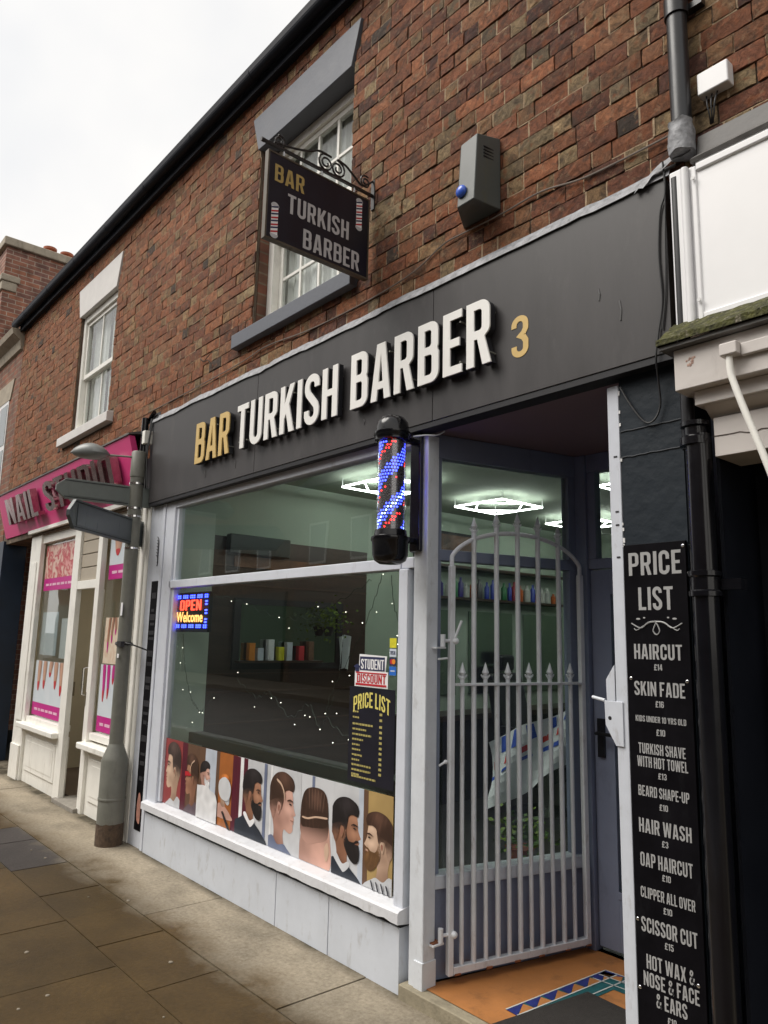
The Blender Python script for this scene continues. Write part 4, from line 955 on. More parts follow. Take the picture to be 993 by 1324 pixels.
M_SIGNGREY = mat('sign_grey_letters', (.47, .46, .47), .5, var=.05); M_SIGNGOLD = mat('sign_gold_letters', (.42, .30, .10), .5, var=.15)
hs_text('BAR', -.655, -.475, 3.812, 3.905, M_SIGNGOLD); hs_text('TURKISH', -.572, -.178, 3.67, 3.775, M_SIGNGREY); hs_text('BARBER', -.470, -.100, 3.515, 3.622, M_SIGNGREY)
for yc, zc in ((-.645, 3.597), (-.11, 3.85)):
    bm = bm_new(); add_box(bm, X + .0150, X + .0156, yc - .020, yc + .020, zc - .075, zc + .075); p = obj('pole_emblem', bm, M_WHITEP, bd)
    for mm, o0 in ((M_REDP, 0), (M_NAVYP, .021)):
        bm = bm_new()
        for k in range(4):
            z = zc - .068 + k * .037 + o0
            bm.faces.new([bm.verts.new((X + .0161, yy, zz)) for yy, zz in ((yc - .02, z - .004), (yc + .02, z + .010), (yc + .02, z + .019), (yc - .02, z + .005))])
        obj('stripe', bm, mm, p)
    bm = bm_new()
    for s in (-1, 1):
        add_prism(bm, [(X + .0150, yc + .024 * math.cos(a), zc + s * .075 + s * .022 * math.sin(a)) for a in [R(q * 18) for q in range(11)]], (.0008, 0, 0))
    obj('emblem_cap', bm, mat('emblem_grey', (.5, .5, .52), .5), p)
bm = bm_new()
add_box(bm, X - .008, X + .008, -.715, -.004, 4.006, 4.018); add_box(bm, X - .014, X + .014, -.006, .001, 3.93, 4.11)
sc = lambda y0, z0, r, a0, a1, tw_: [(X, y0 + r * (1 - .75 * k / 22) * math.cos(R(a0 + (a1 - a0) * k / 22)), z0 + r * (1 - .75 * k / 22) * math.sin(R(a0 + (a1 - a0) * k / 22))) for k in range(23)]
add_tube(bm, catmull([(X, -.005, 4.105), (X, -.08, 4.045), (X, -.14, 4.075), (X, -.20, 4.11), (X, -.26, 4.12)], 6, False), .006, 6)
add_tube(bm, catmull([(X, -.30, 4.115), (X, -.38, 4.115), (X, -.45, 4.08), (X, -.55, 4.05), (X, -.66, 4.03)], 6, False), .006, 6)
add_tube(bm, sc(-.255, 4.065, .052, 100, -560, 1), .0055, 6); add_tube(bm, sc(-.335, 4.065, .052, 80, 740, 1), .0055, 6)
add_tube(bm, sc(-.06, 4.075, .04, 60, 660, 1), .005, 6); add_tube(bm, sc(-.63, 4.05, .034, 100, -500, 1), .005, 6)
add_tube(bm, [(X, -.715, 4.012), (X, -.735, 4.012)], .011, 8)
obj('bracket', bm, mat('wrought_iron', (.012, .010, .010), .45, var=.2), HS)
bm = bm_new()
for yy in (-.60, -.36, -.14): add_tube(bm, [(X, yy, 4.008), (X + .006, yy, 3.99), (X, yy, 3.966)], .004, 6)
obj('hanger', bm, M_STEEL, HS)

# ------------------------------------------------------------------ alarm box, junction box, cables, pipes
AL = T('alarm_box', 'grey wedge shaped burglar alarm box with a blue lamp on the brick wall', 'alarm box', (-2.16, 0, 3.5))
pl = [(-2.282, -.002), (-2.179, -.160), (-2.072, -.163), (-2.050, -.002)]
bm = bm_new(); vb = [bm.verts.new((a, b, 3.505)) for a, b in pl]
vt = [bm.verts.new(q) for q in ((-2.282, -.002, 3.845), (-2.179, -.135, 3.838), (-2.074, -.138, 3.846), (-2.050, -.002, 3.868))]
bm.faces.new(vb); bm.faces.new(vt)
for i in range(4): bm.faces.new((vb[i], vb[(i + 1) % 4], vt[(i + 1) % 4], vt[i]))
bmesh.ops.recalc_face_normals(bm, faces=bm.faces); cas = obj('casing', bm, M_ALARM, AL, .006)
bm = bm_new()
for k in range(4):
    z = 3.738 + k * .0165; add_prism(bm, [(-2.0655, -.105, z), (-2.0655, -.105, z + .005), (-2.0600, -.045, z + .005), (-2.0600, -.045, z)], (.004, 0, 0))
obj('vent_slot', bm, M_MATTBLK, AL)
bm = bm_new(); add_ball(bm, (-2.150, -.163, 3.575), .030, 16, (1, .6, 1)); obj('lamp', bm, M_SKYBLUE, AL, smooth=True)
JB = T('junction_box', 'small white plastic junction box on the brick by the drainpipe', 'box', (-1.04, 0, 3.5))
bm = bm_new(); add_box(bm, -1.097, -.985, -.045, .004, 3.500, 3.588); obj('casing', bm, M_UPVC, JB, .006)
bm = bm_new()
for k in range(3): add_tube(bm, catmull([(-1.075 + k * .02, -.02, 3.50), (-1.07 + k * .014, -.03, 3.46), (-1.068 + k * .008, -.02, 3.42), (-1.075 + k * .004, .0, 3.40)], 5, False), .003, 6)
obj('cable', bm, M_CABLEB, JB)
bm = bm_new(); pts = [(-1.213, 3.432), (-1.582, 3.44), (-1.816, 3.483), (-2.034, 3.478), (-2.285, 3.484), (-2.42, 3.48), (-2.635, 3.415), (-3.015, 3.386), (-3.549, 3.39), (-4.051, 3.43), (-4.431, 3.405), (-5.568, 3.385), (-5.9, 3.39)]
add_tube(bm, catmull([(a, -.010, b) for a, b in pts], 6, False), .0042, 6); tag(obj('wall_cable', bm, M_CABLE), 'thin cable running along the bricks just above the charcoal fascia', 'cable')
bm = bm_new(); add_tube(bm, catmull([(-1.23, -.062, 3.30), (-1.228, -.058, 3.18), (-1.252, -.056, 3.11), (-1.264, -.056, 2.95), (-1.258, -.056, 2.77), (-1.277, -.058, 2.65), (-1.289, -.06, 2.56), (-1.300, -.03, 2.48), (-1.306, -.012, 2.40), (-1.331, -.012, 2.35), (-1.37, -.01, 2.35), (-1.421, -.01, 2.42), (-1.466, -.01, 2.505)], 6, False), .0038, 6)
add_tube(bm, catmull([(-1.228, -.057, 3.18), (-1.236, -.056, 3.0), (-1.244, -.056, 2.8), (-1.262, -.056, 2.66)], 6, False), .003, 6)
tag(obj('hanging_cable', bm, M_CABLEB), 'loose black cable dangling down the right end of the charcoal fascia', 'cable')
bm = bm_new(); add_tube(bm, catmull([(-5.02, .0, 3.62), (-4.93, -.012, 3.57), (-4.86, -.012, 3.56), (-4.80, -.01, 3.49)], 5, False), .004, 5); add_tube(bm, catmull([(-4.93, -.012, 3.57), (-4.80, -.02, 3.60), (-4.70, -.01, 3.60)], 5, False), .003, 5)
tag(obj('dry_twig', bm, M_TWIG), 'dry twig sprouting from the brickwork left of the grey window sill', 'twig')

DP = T('drainpipe', 'black cast iron drainpipe running down the wall at the right', 'drainpipe', (-1.155, -.05, 0))
bm = bm_new(); add_tube(bm, [(-1.156, -.052, 3.40), (-1.156, -.052, 3.885)], .036, 20); add_tube(bm, [(-1.156, -.052, 3.905), (-1.156, -.052, 5.5)], .036, 20); obj('upper_pipe', bm, mat('grey_black_pipe', (.016, .017, .020), .32, var=.25, scale=16), DP, smooth=True)
bm = bm_new(); add_tube(bm, [(-1.156, -.052, 3.86), (-1.156, -.052, 3.935)], .043, 20); add_box(bm, -1.16, -1.07, -.03, .0, 3.885, 3.91); obj('socket', bm, M_BLACK, DP, smooth=True)
bm = bm_new(); add_lathe(bm, [(.03, 3.285), (.046, 3.29), (.047, 3.33), (.046, 3.38), (.041, 3.405), (.043, 3.415), (.03, 3.42)], -1.156, -.058, 20)
for v in bm.verts: v.co += Vector((mnoise.noise(v.co * 40) * .009, mnoise.noise(v.co * 33) * .009, .012 * mnoise.noise(v.co * 25)))
obj('lead_collar', bm, M_LEAD, DP, smooth=True)
bm = bm_new(); gv = []
for i in range(13):
    x = -1.345 + i * .0185; zt = 3.30 + .055 * min(1, i / 8); row = []
    for j in range(6):
        v = j / 5; w = Vector((x * 30, v * 4, 3)); row.append(bm.verts.new((x, -.010 - .060 * v ** .7 + .010 * mnoise.noise(w), zt - (.075 + .02 * mnoise.noise(Vector((x * 25, 1, 1)))) * v + .006 * mnoise.noise(w * 2))))
    gv.append(row)
for i in range(12):
    for j in range(5): bm.faces.new((gv[i][j], gv[i][j + 1], gv[i + 1][j + 1], gv[i + 1][j]))
obj('lead_apron', bm, M_LEAD, DP, smooth=True)
bm = bm_new(); add_tube(bm, [(-1.178, -.07, 2.20), (-1.178, -.07, 3.2)], .022, 16); obj('inner_pipe', bm, M_BLACK, DP, smooth=True)
bm = bm_new(); add_tube(bm, [(-1.142, -.08, 0), (-1.142, -.08, 2.24)], .041, 24); obj('lower_pipe', bm, M_GLOSSBLK, DP, smooth=True)
bm = bm_new(); add_lathe(bm, [(.03, 1.70), (.051, 1.705), (.051, 1.72), (.046, 1.725), (.046, 1.765), (.052, 1.77), (.052, 1.785), (.03, 1.79)], -1.142, -.08, 24); add_box(bm, -1.12, -1.03, -.075, -.03, 1.725, 1.76)
obj('pipe_collar', bm, M_GLOSSBLK, DP, smooth=True)
bm = bm_new(); add_lathe(bm, [(.02, 2.20), (.05, 2.205), (.05, 2.23), (.036, 2.24), (.036, 2.265), (.046, 2.27), (.046, 2.285), (.02, 2.29)], -1.150, -.08, 24)
obj('pipe_collar', bm, M_GLOSSBLK, DP, smooth=True)

# ------------------------------------------------------------------ shop next door on the right
NR = T('next_shopfront', 'neighbouring shop with white signboard, mossy ledge and unlit black frontage at the right edge', 'shopfront', (.4, .2, 0))
bm = bm_new(); add_box(bm, -1.10, 2.6, .25, .30, 0, 2.62); add_box(bm, -1.112, -1.10, -.02, .30, 0, 2.62); obj('wall', bm, M_NAVY2, NR)
bm = bm_new(); add_box(bm, -1.02, 2.5, .18, .252, 0, 2.1); obj('boarding', bm, mat('blue_black_boarding', (.007, .011, .022), .5, var=.2, scale=2), NR)
Yb = -.085
bm = bm_new(); add_box(bm, -1.195, -1.150, Yb - .004, -.05, 2.60, 3.222); add_tube(bm, [(-1.137, Yb - .004, 2.60), (-1.137, Yb - .004, 3.215)], .014, 16); add_box(bm, -1.150, -1.110, Yb + .004, -.05, 2.60, 3.215)
add_box(bm, -1.110, -1.092, Yb - .014, Yb, 2.625, 3.20); add_box(bm, -1.092, 2.5, Yb - .016, Yb, 3.178, 3.206); add_box(bm, -1.092, 2.5, Yb - .014, Yb, 2.622, 2.655)
sf = obj('sign_frame', bm, M_UPVC, NR, .005)
bm = bm_new(); add_box(bm, -1.095, 2.5, Yb - .006, Yb + .03, 2.62, 3.22); obj('sign_panel', bm, mat('white_sign_panel', (.86, .86, .87), .3, var=.01), sf)
bm = bm_new()
for z in (3.15, 2.70): add_tube(bm, [(-1.100, Yb - .025, z), (-1.100, Yb - .02, z)], .007, 10)
obj('screw_cap', bm, M_WHITE, sf)
bm = bm_new(); add_prism(bm, [(-1.11, -.098, 3.216), (-1.11, -.103, 3.228), (-1.11, -.045, 3.275), (-1.11, -.03, 3.352), (-1.11, -.012, 3.36), (-1.11, -.012, 3.216)], (3.6, 0, 0)); obj('lead_cover', bm, M_DARKLEAD, NR)
# mossy ledge, uneven top
bm = bm_new(); n, k_ = 90, 9; gv = []
for i in range(n + 1):
    x = -1.205 + 1.9 * i / n; row = []
    for j in range(k_ + 1):
        y = -.215 + .13 * j / k_
        h = 2.546 + .100 * j / k_ + .010 * abs(mnoise.noise(Vector((x * 30, y * 30, 0)))) + .012 * max(0, mnoise.noise(Vector((x * 9, y * 12, 5)))) + .006 * mnoise.noise(Vector((x * 70, y * 70, 2)))
        row.append(bm.verts.new((x, y, h)))
    gv.append(row)
for i in range(n):
    for j in range(k_): bm.faces.new((gv[i][j], gv[i + 1][j], gv[i + 1][j + 1], gv[i][j + 1]))
fr_ = [row[0] for row in gv]; lo = [bm.verts.new((v.co.x, v.co.y, 2.532)) for v in fr_]
for i in range(n): bm.faces.new((lo[i], lo[i + 1], fr_[i + 1], fr_[i]))
el = [bm.verts.new((v.co.x, v.co.y, 2.532)) for v in gv[0]]
for j in range(k_): bm.faces.new((el[j], gv[0][j], gv[0][j + 1], el[j + 1]))
obj('mossy_ledge', bm, M_MOSS, NR)
M_BEAMP = mat('dirty_white_beam', (.60, .56, .53), .55, var=.06, scale=5, bump=.15, bscale=14, dirt=(.34, .30, .27), dirt_amt=.55, dscale=5)
bm = bm_new(); add_box(bm, -1.198, .7, -.205, -.05, 2.518, 2.530); obj('lead_apron', bm, M_DARKLEAD, NR)
bm = bm_new(); add_box(bm, -1.165, .7, -.175, .1, 2.375, 2.517); obj('cornice_beam', bm, M_BEAMP, NR, .004)
bm = bm_new(); add_box(bm, -1.120, .7, -.135, .1, 2.325, 2.374); add_prism(bm, [(-1.10, -.12, 2.325), (-1.10, -.06, 2.285), (-1.10, .1, 2.285), (-1.10, .1, 2.325)], (1.8, 0, 0)); obj('cornice_moulding', bm, M_BEAMP, NR, .003)
bm = bm_new(); add_box(bm, -1.085, .7, -.085, .1, 2.155, 2.286); obj('frieze', bm, M_BEAMP, NR, .003)
bm = bm_new(); pts = [(-1.088 + k * .022, -.0865, 2.225 + .012 * mnoise.noise(Vector((k * .9, 2, 1))) - .001 * k) for k in range(12)]; add_tube(bm, pts, .0014, 4); obj('paint_crack', bm, mat('crack_dark', (.10, .08, .07), .9), NR)
bm = bm_new()
for k in range(14): add_ball(bm, (-1.108 + rnd.gauss(0, .009), -.1752, 2.462 + rnd.gauss(0, .010)), rnd.uniform(.002, .006), 6, (1, .3, 1))
obj('peeling_patch', bm, mat('bare_wood_chip', (.45, .30, .24), .8, var=.6, scale=90), NR)
WP = T('waste_pipe', 'cream plastic pipe bending down from the white beam at the right edge', 'pipe', (-.95, -.2, 2.0))
bm = bm_new(); add_tube(bm, catmull([(-.972, -.20, 2.46), (-.970, -.20, 2.39), (-.962, -.20, 2.35), (-.93, -.20, 2.24), (-.88, -.20, 2.08), (-.80, -.20, 1.80)], 6, False), .0105, 14); obj('pipe', bm, M_CREAM, WP, smooth=True)
bm = bm_new(); add_box(bm, -.995, -.94, -.218, -.176, 2.437, 2.478); add_box(bm, -.94, .3, -.192, -.176, 2.432, 2.474); obj('bracket', bm, M_BEAMP, WP, .005)

# ------------------------------------------------------------------ price list on the pier
PLB = T('price_board', 'tall narrow black price list board with pale lettering on the navy pier', 'price list', (-1.355, 0, .12))
bm = bm_new(); add_box(bm, -1.474, -1.238, -.011, .002, .12, 1.903); bd = obj('board', bm, M_SIGNBLK, PLB, .0015)
LINES = [('PRICE', 1.832, .082, .198), ('LIST', 1.708, .080, .130), ('HAIRCUT', 1.524, .052, .178), ('£14', 1.472, .021, .030), ('SKIN FADE', 1.398, .048, .186), ('£16', 1.348, .021, .030), ('KIDS UNDER 10 YRS OLD', 1.296, .020, .184), ('£10', 1.254, .021, .032),
         ('TURKISH SHAVE', 1.197, .035, .170), ('WITH HOT TOWEL', 1.153, .035, .182), ('£13', 1.112, .020, .030), ('BEARD SHAPE-UP', 1.057, .034, .182), ('£10', 1.012, .020, .030), ('HAIR WASH', .944, .046, .186), ('£3', .897, .020, .022),
         ('OAP HAIRCUT', .835, .044, .184), ('£10', .791, .020, .030), ('CLIPPER ALL OVER', .731, .034, .190), ('£10', .690, .020, .030), ('SCISSOR CUT', .630, .046, .194), ('£15', .584, .020, .030), ('HOT WAX &', .518, .044, .165), ('NOSE & FACE', .464, .044, .190), ('& EARS', .410, .044, .105), ('£10', .362, .021, .030)]
for s, zc, h, w in LINES:
    text('lettering', s, -1.355 - w / 2, -1.355 + w / 2, zc - h / 2, zc + h / 2, -.0118, M_LISTTXT, bd, .0008, .035)
bm = bm_new(); yy = -.0118
for s in (-1, 1):
    add_tube(bm, catmull([(-1.356, yy, 1.628), (-1.356 + s * .03, yy, 1.624), (-1.356 + s * .06, yy, 1.606), (-1.356 + s * .095, yy, 1.622)], 5, False), [.0030] * 10 + [.0022] * 6, 5)
    add_tube(bm, catmull([(-1.356 + s * .02, yy, 1.626), (-1.356 + s * .05, yy, 1.612), (-1.356 + s * .075, yy, 1.598), (-1.356 + s * .085, yy, 1.604)], 5, False), .0018, 5)
    add_ball(bm, (-1.356 + s * .068, yy, 1.637), .006, 8, (1.4, .12, .6)); add_ball(bm, (-1.356 + s * .045, yy, 1.641), .0035, 8, (1.3, .15, .8))
add_tube(bm, catmull([(-1.356, yy, 1.625), (-1.368, yy, 1.597), (-1.356, yy, 1.583), (-1.344, yy, 1.597), (-1.356, yy, 1.625)], 6, False), .0022, 5)
obj('ornament', bm, M_LISTTXT, bd)
bm = bm_new()
for x, z in ((-1.247, 1.885), (-1.253, 1.43), (-1.465, .64), (-1.465, .43), (-1.262, .50), (-1.46, 1.43)): add_ball(bm, (x, -.0115, z), .006, 10, (1, .4, 1))
obj('screw_cap', bm, M_CHROME, bd, smooth=True)
# left price board, faded
PL2 = T('faded_sign_strip', 'narrow black sign strip with faded rows of text on the left pilaster', 'sign', (-5.53, 0, .1))
bm = bm_new(); add_prism(bm, [(-5.595, -.004, .12), (-5.475, -.004, .12), (-5.475, -.004, 1.95), (-5.595, -.004, 1.95)], (0, .0035, 0)); b2 = obj('board', bm, M_SIGNBLK, PL2)
bm = bm_new(); z = 1.86; mfade = mat('faded_grey_text', (.045, .045, .05), .6)
while z > .45:
    h = rnd.choice((.02, .03, .045)); w = rnd.uniform(.05, .095); k = -5.535 - w / 2
    bm = bm_new()
    while k < -5.535 + w / 2: add_box(bm, k, k + .008, -.0050, -.0042, z - h, z); k += .013
    obj('text_row', bm, mfade, b2)
    z -= h + rnd.choice((.02, .04, .08))
bm = bm_new(); vs = catmull([(-5.56, -.0052, .20), (-5.565, -.0052, .30), (-5.55, -.0052, .37), (-5.53, -.0052, .385), (-5.51, -.0052, .35), (-5.50, -.0052, .25), (-5.51, -.0052, .17)], 5); bm.faces.new([bm.verts.new(v) for v in vs]); obj('printed_face', bm, mat('faded_pink_print', (.45, .22, .17), .5, var=.3, scale=20), b2)

# ------------------------------------------------------------------ barber pole
px_, py_ = -2.585, -.17
BP = T('barber_pole', 'lit barber pole with black caps and blue and red light bands on the corner post', 'barber pole', (px_, py_, 1.88))
bm = bm_new(); add_lathe(bm, [(0, 2.602), (.03, 2.600), (.058, 2.588), (.075, 2.565), (.078, 2.545), (.080, 2.520), (.087, 2.517), (.088, 2.503), (.083, 2.498), (.083, 2.478), (.072, 2.472), (.05, 2.470)], px_, py_, 40); obj('top_cap', bm, M_GLOSSBLK, BP, smooth=True, shade_angle=50)
bm = bm_new(); add_lathe(bm, [(.05, 2.048), (.074, 2.046), (.078, 2.020), (.090, 2.015), (.092, 2.000), (.086, 1.992), (.083, 1.93), (.074, 1.905), (.05, 1.890), (0, 1.886)], px_, py_, 40); obj('bottom_cap', bm, M_GLOSSBLK, BP, smooth=True, shade_angle=50)
bm = bm_new(); add_lathe(bm, [(.068, 2.045), (.068, 2.475)], px_, py_, 40)
for f in list(bm.faces):
    if len(f.verts) > 4: bm.faces.remove(f)
obj('glass_tube', bm, GLTUBE, BP, smooth=True)
bm = bm_new(); add_tube(bm, [(px_, py_, 2.04), (px_, py_, 2.48)], .0605, 40); obj('inner_drum', bm, mat('silver_dark_drum', (.20, .195, .20), .25, metal=.7, var=.6, scale=220), BP, smooth=True)
dots = {'b': bm_new(), 'w': bm_new(), 'r': bm_new()}
NA, NZ = 26, 27
for i in range(NA):
    for j in range(NZ):
        a = 2 * math.pi * i / NA + (j % 2) * math.pi / NA; z = 2.058 + j * .0155
        ph = (2 * a / (2 * math.pi) - (z - 2.05) / .185) % 1.0
        key = ('w' if (.14 < ph < .26 and z < 2.24) else 'b') if ph < .42 else ('r' if .50 < ph < .64 and (z < 2.13 or z > 2.36 or (i + j) % 3 == 0) else None)
        if key is None: continue
        c = Vector((px_ + .0612 * math.cos(a), py_ + .0612 * math.sin(a), z)); nn = Vector((math.cos(a), math.sin(a), 0)); tt = Vector((-math.sin(a), math.cos(a), 0))
        r = .0045
        vs = [dots[key].verts.new(c + r * (math.cos(q) * tt + math.sin(q) * Vector((0, 0, 1)))) for q in [k * math.pi / 3 for k in range(6)]]
        dots[key].faces.new(vs)
obj('blue_light_band', dots['b'], E_BLUE, BP); obj('pale_light_band', dots['w'], E_BLUEW, BP); obj('red_light_band', dots['r'], E_RED, BP)
bm = bm_new(); add_box(bm, px_ - .030, px_ + .044, -.026, -.001, 1.96, 2.54); bp_ = obj('back_plate', bm, M_GLOSSBLK, BP, .008)
bm = bm_new()
for z in (2.50, 2.012): add_box(bm, px_ - .02, px_ + .02, py_ + .06, -.02, z - .012, z + .012)
obj('arm', bm, M_GLOSSBLK, BP, .004)
bm = bm_new(); add_tube(bm, catmull([(px_ + .07, -.10, 2.50), (px_ + .10, -.05, 2.51), (px_ + .13, .0, 2.515), (px_ + .14, .04, 2.54)], 6, False), .004, 6); obj('cable', bm, M_CLOTHW, BP)

# ------------------------------------------------------------------ gate
G0 = Vector((-2.481, .119)); GD = Vector((.179, .777)).normalized(); GN = Vector((GD.y, -GD.x))
GT = T('iron_gate', 'tall grey iron gate of spear topped bars folded open against the porch window', 'gate', (G0.x, G0.y, .1))
def gp3(s, z, t=0): p = G0 + GD * s + GN * t; return Vector((p.x, p.y, z))
for s in (0.0, .80):
    bm = bm_new(); add_prism(bm, [gp3(s, .10, -.014), gp3(s + .026, .10, -.014), gp3(s + .026, .10, .014), gp3(s, .10, .014)], (0, 0, 1.80)); obj('stile', bm, M_GATE, GT, .003)
for z0, z1 in ((.105, .135), (1.338, 1.350)):
    bm = bm_new(); add_prism(bm, [gp3(.027, z0, -.016), gp3(.799, z0, -.016), gp3(.799, z0, .016), gp3(.027, z0, .016)], (0, 0, z1 - z0)); obj('rail', bm, M_GATE, GT, .002)
def arch_z(s): return 1.895 + .19 * math.sqrt(max(0, 1 - ((s - .413) / .414) ** 2))
bm = bm_new(); add_tube(bm, [gp3(.013, 1.87)] + [gp3(.413 - .400 * math.cos(math.pi * k / 30), arch_z(.413 - .400 * math.cos(math.pi * k / 30))) for k in range(31)] + [gp3(.813, 1.87)], .011, 8); obj('arch', bm, M_GATE, GT, smooth=True)
def spear(bm, s, z):
    prof = [(.009, z), (.014, z + .006), (.014, z + .012), (.008, z + .016), (.009, z + .022), (.017, z + .034), (.012, z + .046), (.006, z + .066), (0, z + .084)]
    p = gp3(s, 0); add_lathe(bm, prof, p.x, p.y, 10)
    for sg in (-1, 1):
        q = gp3(s + sg * .011, 0); add_tube(bm, [(q.x, q.y, z + .018), gp3(s + sg * .019, z + .014), gp3(s + sg * .024, z + .024)], .0045, 6)
long_s = [.14, .275, .405, .535, .668]; short_s = [.075, .207, .340, .470, .602, .735]
for s in long_s:
    zt = arch_z(s); bm = bm_new(); p = gp3(s, 0)
    add_tube(bm, [(p.x, p.y, .12), (p.x, p.y, zt + .03)], .0125, 12); b = obj('bar', bm, M_GATE, GT, smooth=True)
    bm = bm_new(); spear(bm, s, zt + .028); obj('spear_tip', bm, M_GATE, b, smooth=True)
for s in short_s:
    bm = bm_new(); p = gp3(s, 0); add_tube(bm, [(p.x, p.y, .12), (p.x, p.y, 1.37)], .0105, 12); b = obj('short_bar', bm, M_GATE, GT, smooth=True)
    bm = bm_new(); spear(bm, s, 1.365); obj('spear_tip', bm, M_GATE, b, smooth=True)
for z in (1.545, .268):
    bm = bm_new(); add_tube(bm, [gp3(-.035, z - .028, .0), gp3(-.035, z + .03, .0)], .012, 10); add_tube(bm, [gp3(-.035, z, 0), gp3(.03, z, .004)], .008, 8); add_box(bm, G0.x - .07, G0.x - .0, G0.y - .085, G0.y - .02, z - .036, z - .029)
    add_ball(bm, gp3(.026, z, .016), .016, 8); h = obj('hinge', bm, M_GATE, GT, smooth=True)
    if z < 1:
        bm = bm_new(); add_box(bm, G0.x - .06, G0.x - .01, G0.y - .078, G0.y - .03, z - .0285, z - .024); obj('rust_stain', bm, M_RUST, h)
bm = bm_new(); add_tube(bm, [gp3(.02, 1.56, .02), gp3(.05, 1.64, .03)], .006, 8); add_tube(bm, [gp3(-.06, 1.46, 0), gp3(-.01, 1.465, 0)], .005, 6); add_tube(bm, [gp3(-.05, .985, 0), gp3(-.015, 1.0, 0)], .005, 6); add_ball(bm, gp3(-.015, 1.0, 0), .01, 8); obj('drop_bolt', bm, M_GATE, GT, smooth=True)
for s in (.03, .2, .36, .5, .66, .79):
    bm = bm_new(); add_tube(bm, [gp3(s, .104, .0165), gp3(s + .03, .104, .0165)], rnd.uniform(.004, .008), 6); obj('rust_patch', bm, M_RUST, GT)

# ------------------------------------------------------------------ barber interior
IN = T('barber_interior', 'dim sage green barber shop room seen through the shop windows', 'room', (-3.6, 2.5, .07))
bm = bm_new(); add_box(bm, -5.50, -5.40, .085, 5.6, 0, 2.95); obj('wall', bm, M_SAGE, IN)
bm = bm_new(); add_box(bm, -5.40, -.2, 5.5, 5.6, 0, 2.95); obj('wall', bm, M_SAGE, IN)
bm = bm_new(); add_box(bm, -.25, -.2, .4, 5.5, 0, 2.95); add_box(bm, -1.46, -.25, 1.035, 1.08, 0, 2.95); obj('wall', bm, M_SAGE, IN)
bm = bm_new(); add_box(bm, -5.40, -2.6, .10, 5.5, 2.86, 2.95); add_box(bm, -2.6, -.25, 1.065, 5.5, 2.86, 2.95); obj('ceiling', bm, M_SAGEW, IN)
bm = bm_new(); add_box(bm, -2.62, -1.46, 1.035, 1.06, 2.56, 2.86); add_box(bm, -2.66, -2.6, .10, 1.06, 2.60, 2.86); add_box(bm, -5.40, -2.66, .09, .10, 2.56, 2.86); obj('bulkhead', bm, M_SAGE, IN)
bm = bm_new(); add_box(bm, -5.40, -.25, .11, 5.5, .0, .06); obj('floor', bm, M_FLOORIN, IN)
# dark cladding on the left wall with a framed mirror
CL = T('wall_cladding', 'dark brown wall panelling with framed mirror behind the shop window', 'panelling', (-5.38, 1.2, .4))
bm = bm_new(); add_box(bm, -5.398, -5.37, .375, 1.985, .40, 2.34); obj('panel', bm, M_DWOOD, CL, .003)
bm = bm_new()
for z in (.62, .86, 1.10, 1.24, 1.95, 2.10): add_box(bm, -5.369, -5.362, .38, 1.98, z, z + .012)
obj('batten', bm, mat('brown_batten', (.07, .035, .022), .4, var=.3), CL)
bm = bm_new(); add_box(bm, -5.369, -5.345, .60, 1.70, 1.28, 1.33); add_box(bm, -5.369, -5.345, .60, 1.70, 1.80, 1.85); add_box(bm, -5.369, -5.345, .60, .66, 1.33, 1.80); add_box(bm, -5.369, -5.345, 1.64, 1.70, 1.33, 1.80)
mf = obj('mirror_frame', bm, M_MATTBLK, CL)
bm = bm_new(); add_box(bm, -5.368, -5.360, .66, 1.64, 1.33, 1.80); obj('mirror', bm, mat('old_mirror', (.30, .36, .30), .06, metal=1, var=.05), mf)
bm = bm_new(); add_box(bm, -5.369, -5.30, .50, 1.08, 2.20, 2.36); obj('dark_box', bm, M_DGREEN, CL, .01)
bm = bm_new(); add_box(bm, -5.366, -5.355, .58, 1.60, 2.10, 2.19); obj('wood_strip', bm, mat('orange_brown_wood', (.16, .065, .03), .4, var=.3), CL)
HP = T('hanging_plant', 'green trailing plant hung beside the framed mirror in the shop', 'plant', (-5.30, 1.50, 1.62))
bm = bm_new()
for i in range(170):
    p = Vector((-5.29 + abs(rnd.gauss(0, .04)), 1.50 + rnd.gauss(0, .09), 1.70 + rnd.gauss(0, .07))); d1 = Vector((rnd.gauss(0, 1), rnd.gauss(0, 1), rnd.gauss(-.3, .8))).normalized() * rnd.uniform(.02, .05); d2 = d1.orthogonal().normalized() * .011
    bm.faces.new([bm.verts.new(q) for q in (p, p + d1 * .5 + d2, p + d1, p + d1 * .5 - d2)])
obj('leaves', bm, M_LEAFY, HP); bm = bm_new(); add_lathe(bm, [(.03, 1.56), (.055, 1.64), (.05, 1.64), (0, 1.63)], -5.29, 1.50, 16); obj('pot', bm, M_MATTBLK, HP)
bm = bm_new(); add_box(bm, -5.369, -5.27, .62, 1.44, 1.335, 1.35); tag(obj('mirror_shelf', bm, M_DWOOD), 'narrow brown shelf under the framed mirror in the shop', 'shelf')
for k, (yy, hh, cc) in enumerate(((.72, .14, M_ORP), (.80, .10, M_CARDW), (.90, .17, M_WHITEP), (1.0, .11, M_YCARD), (1.08, .15, M_CARDW), (1.20, .12, M_REDP), (1.30, .16, M_BROWNBG))):
    bm = bm_new(); add_box(bm, -5.34, -5.29, yy, yy + .055, 1.351, 1.351 + hh); tag(obj('product_box', bm, cc, bevel=.003), '%s product box on the narrow shelf under the mirror, %s' % (('orange', 'pale blue', 'tall white', 'yellow', 'tall pale blue', 'red', 'brown')[k], ('nearest the window', 'second from the window', 'third from the window', 'in the middle of the row', 'third from the plant', 'second from the plant', 'nearest the plant')[k]), 'box')
bm = bm_new(); n = 14; rows = []
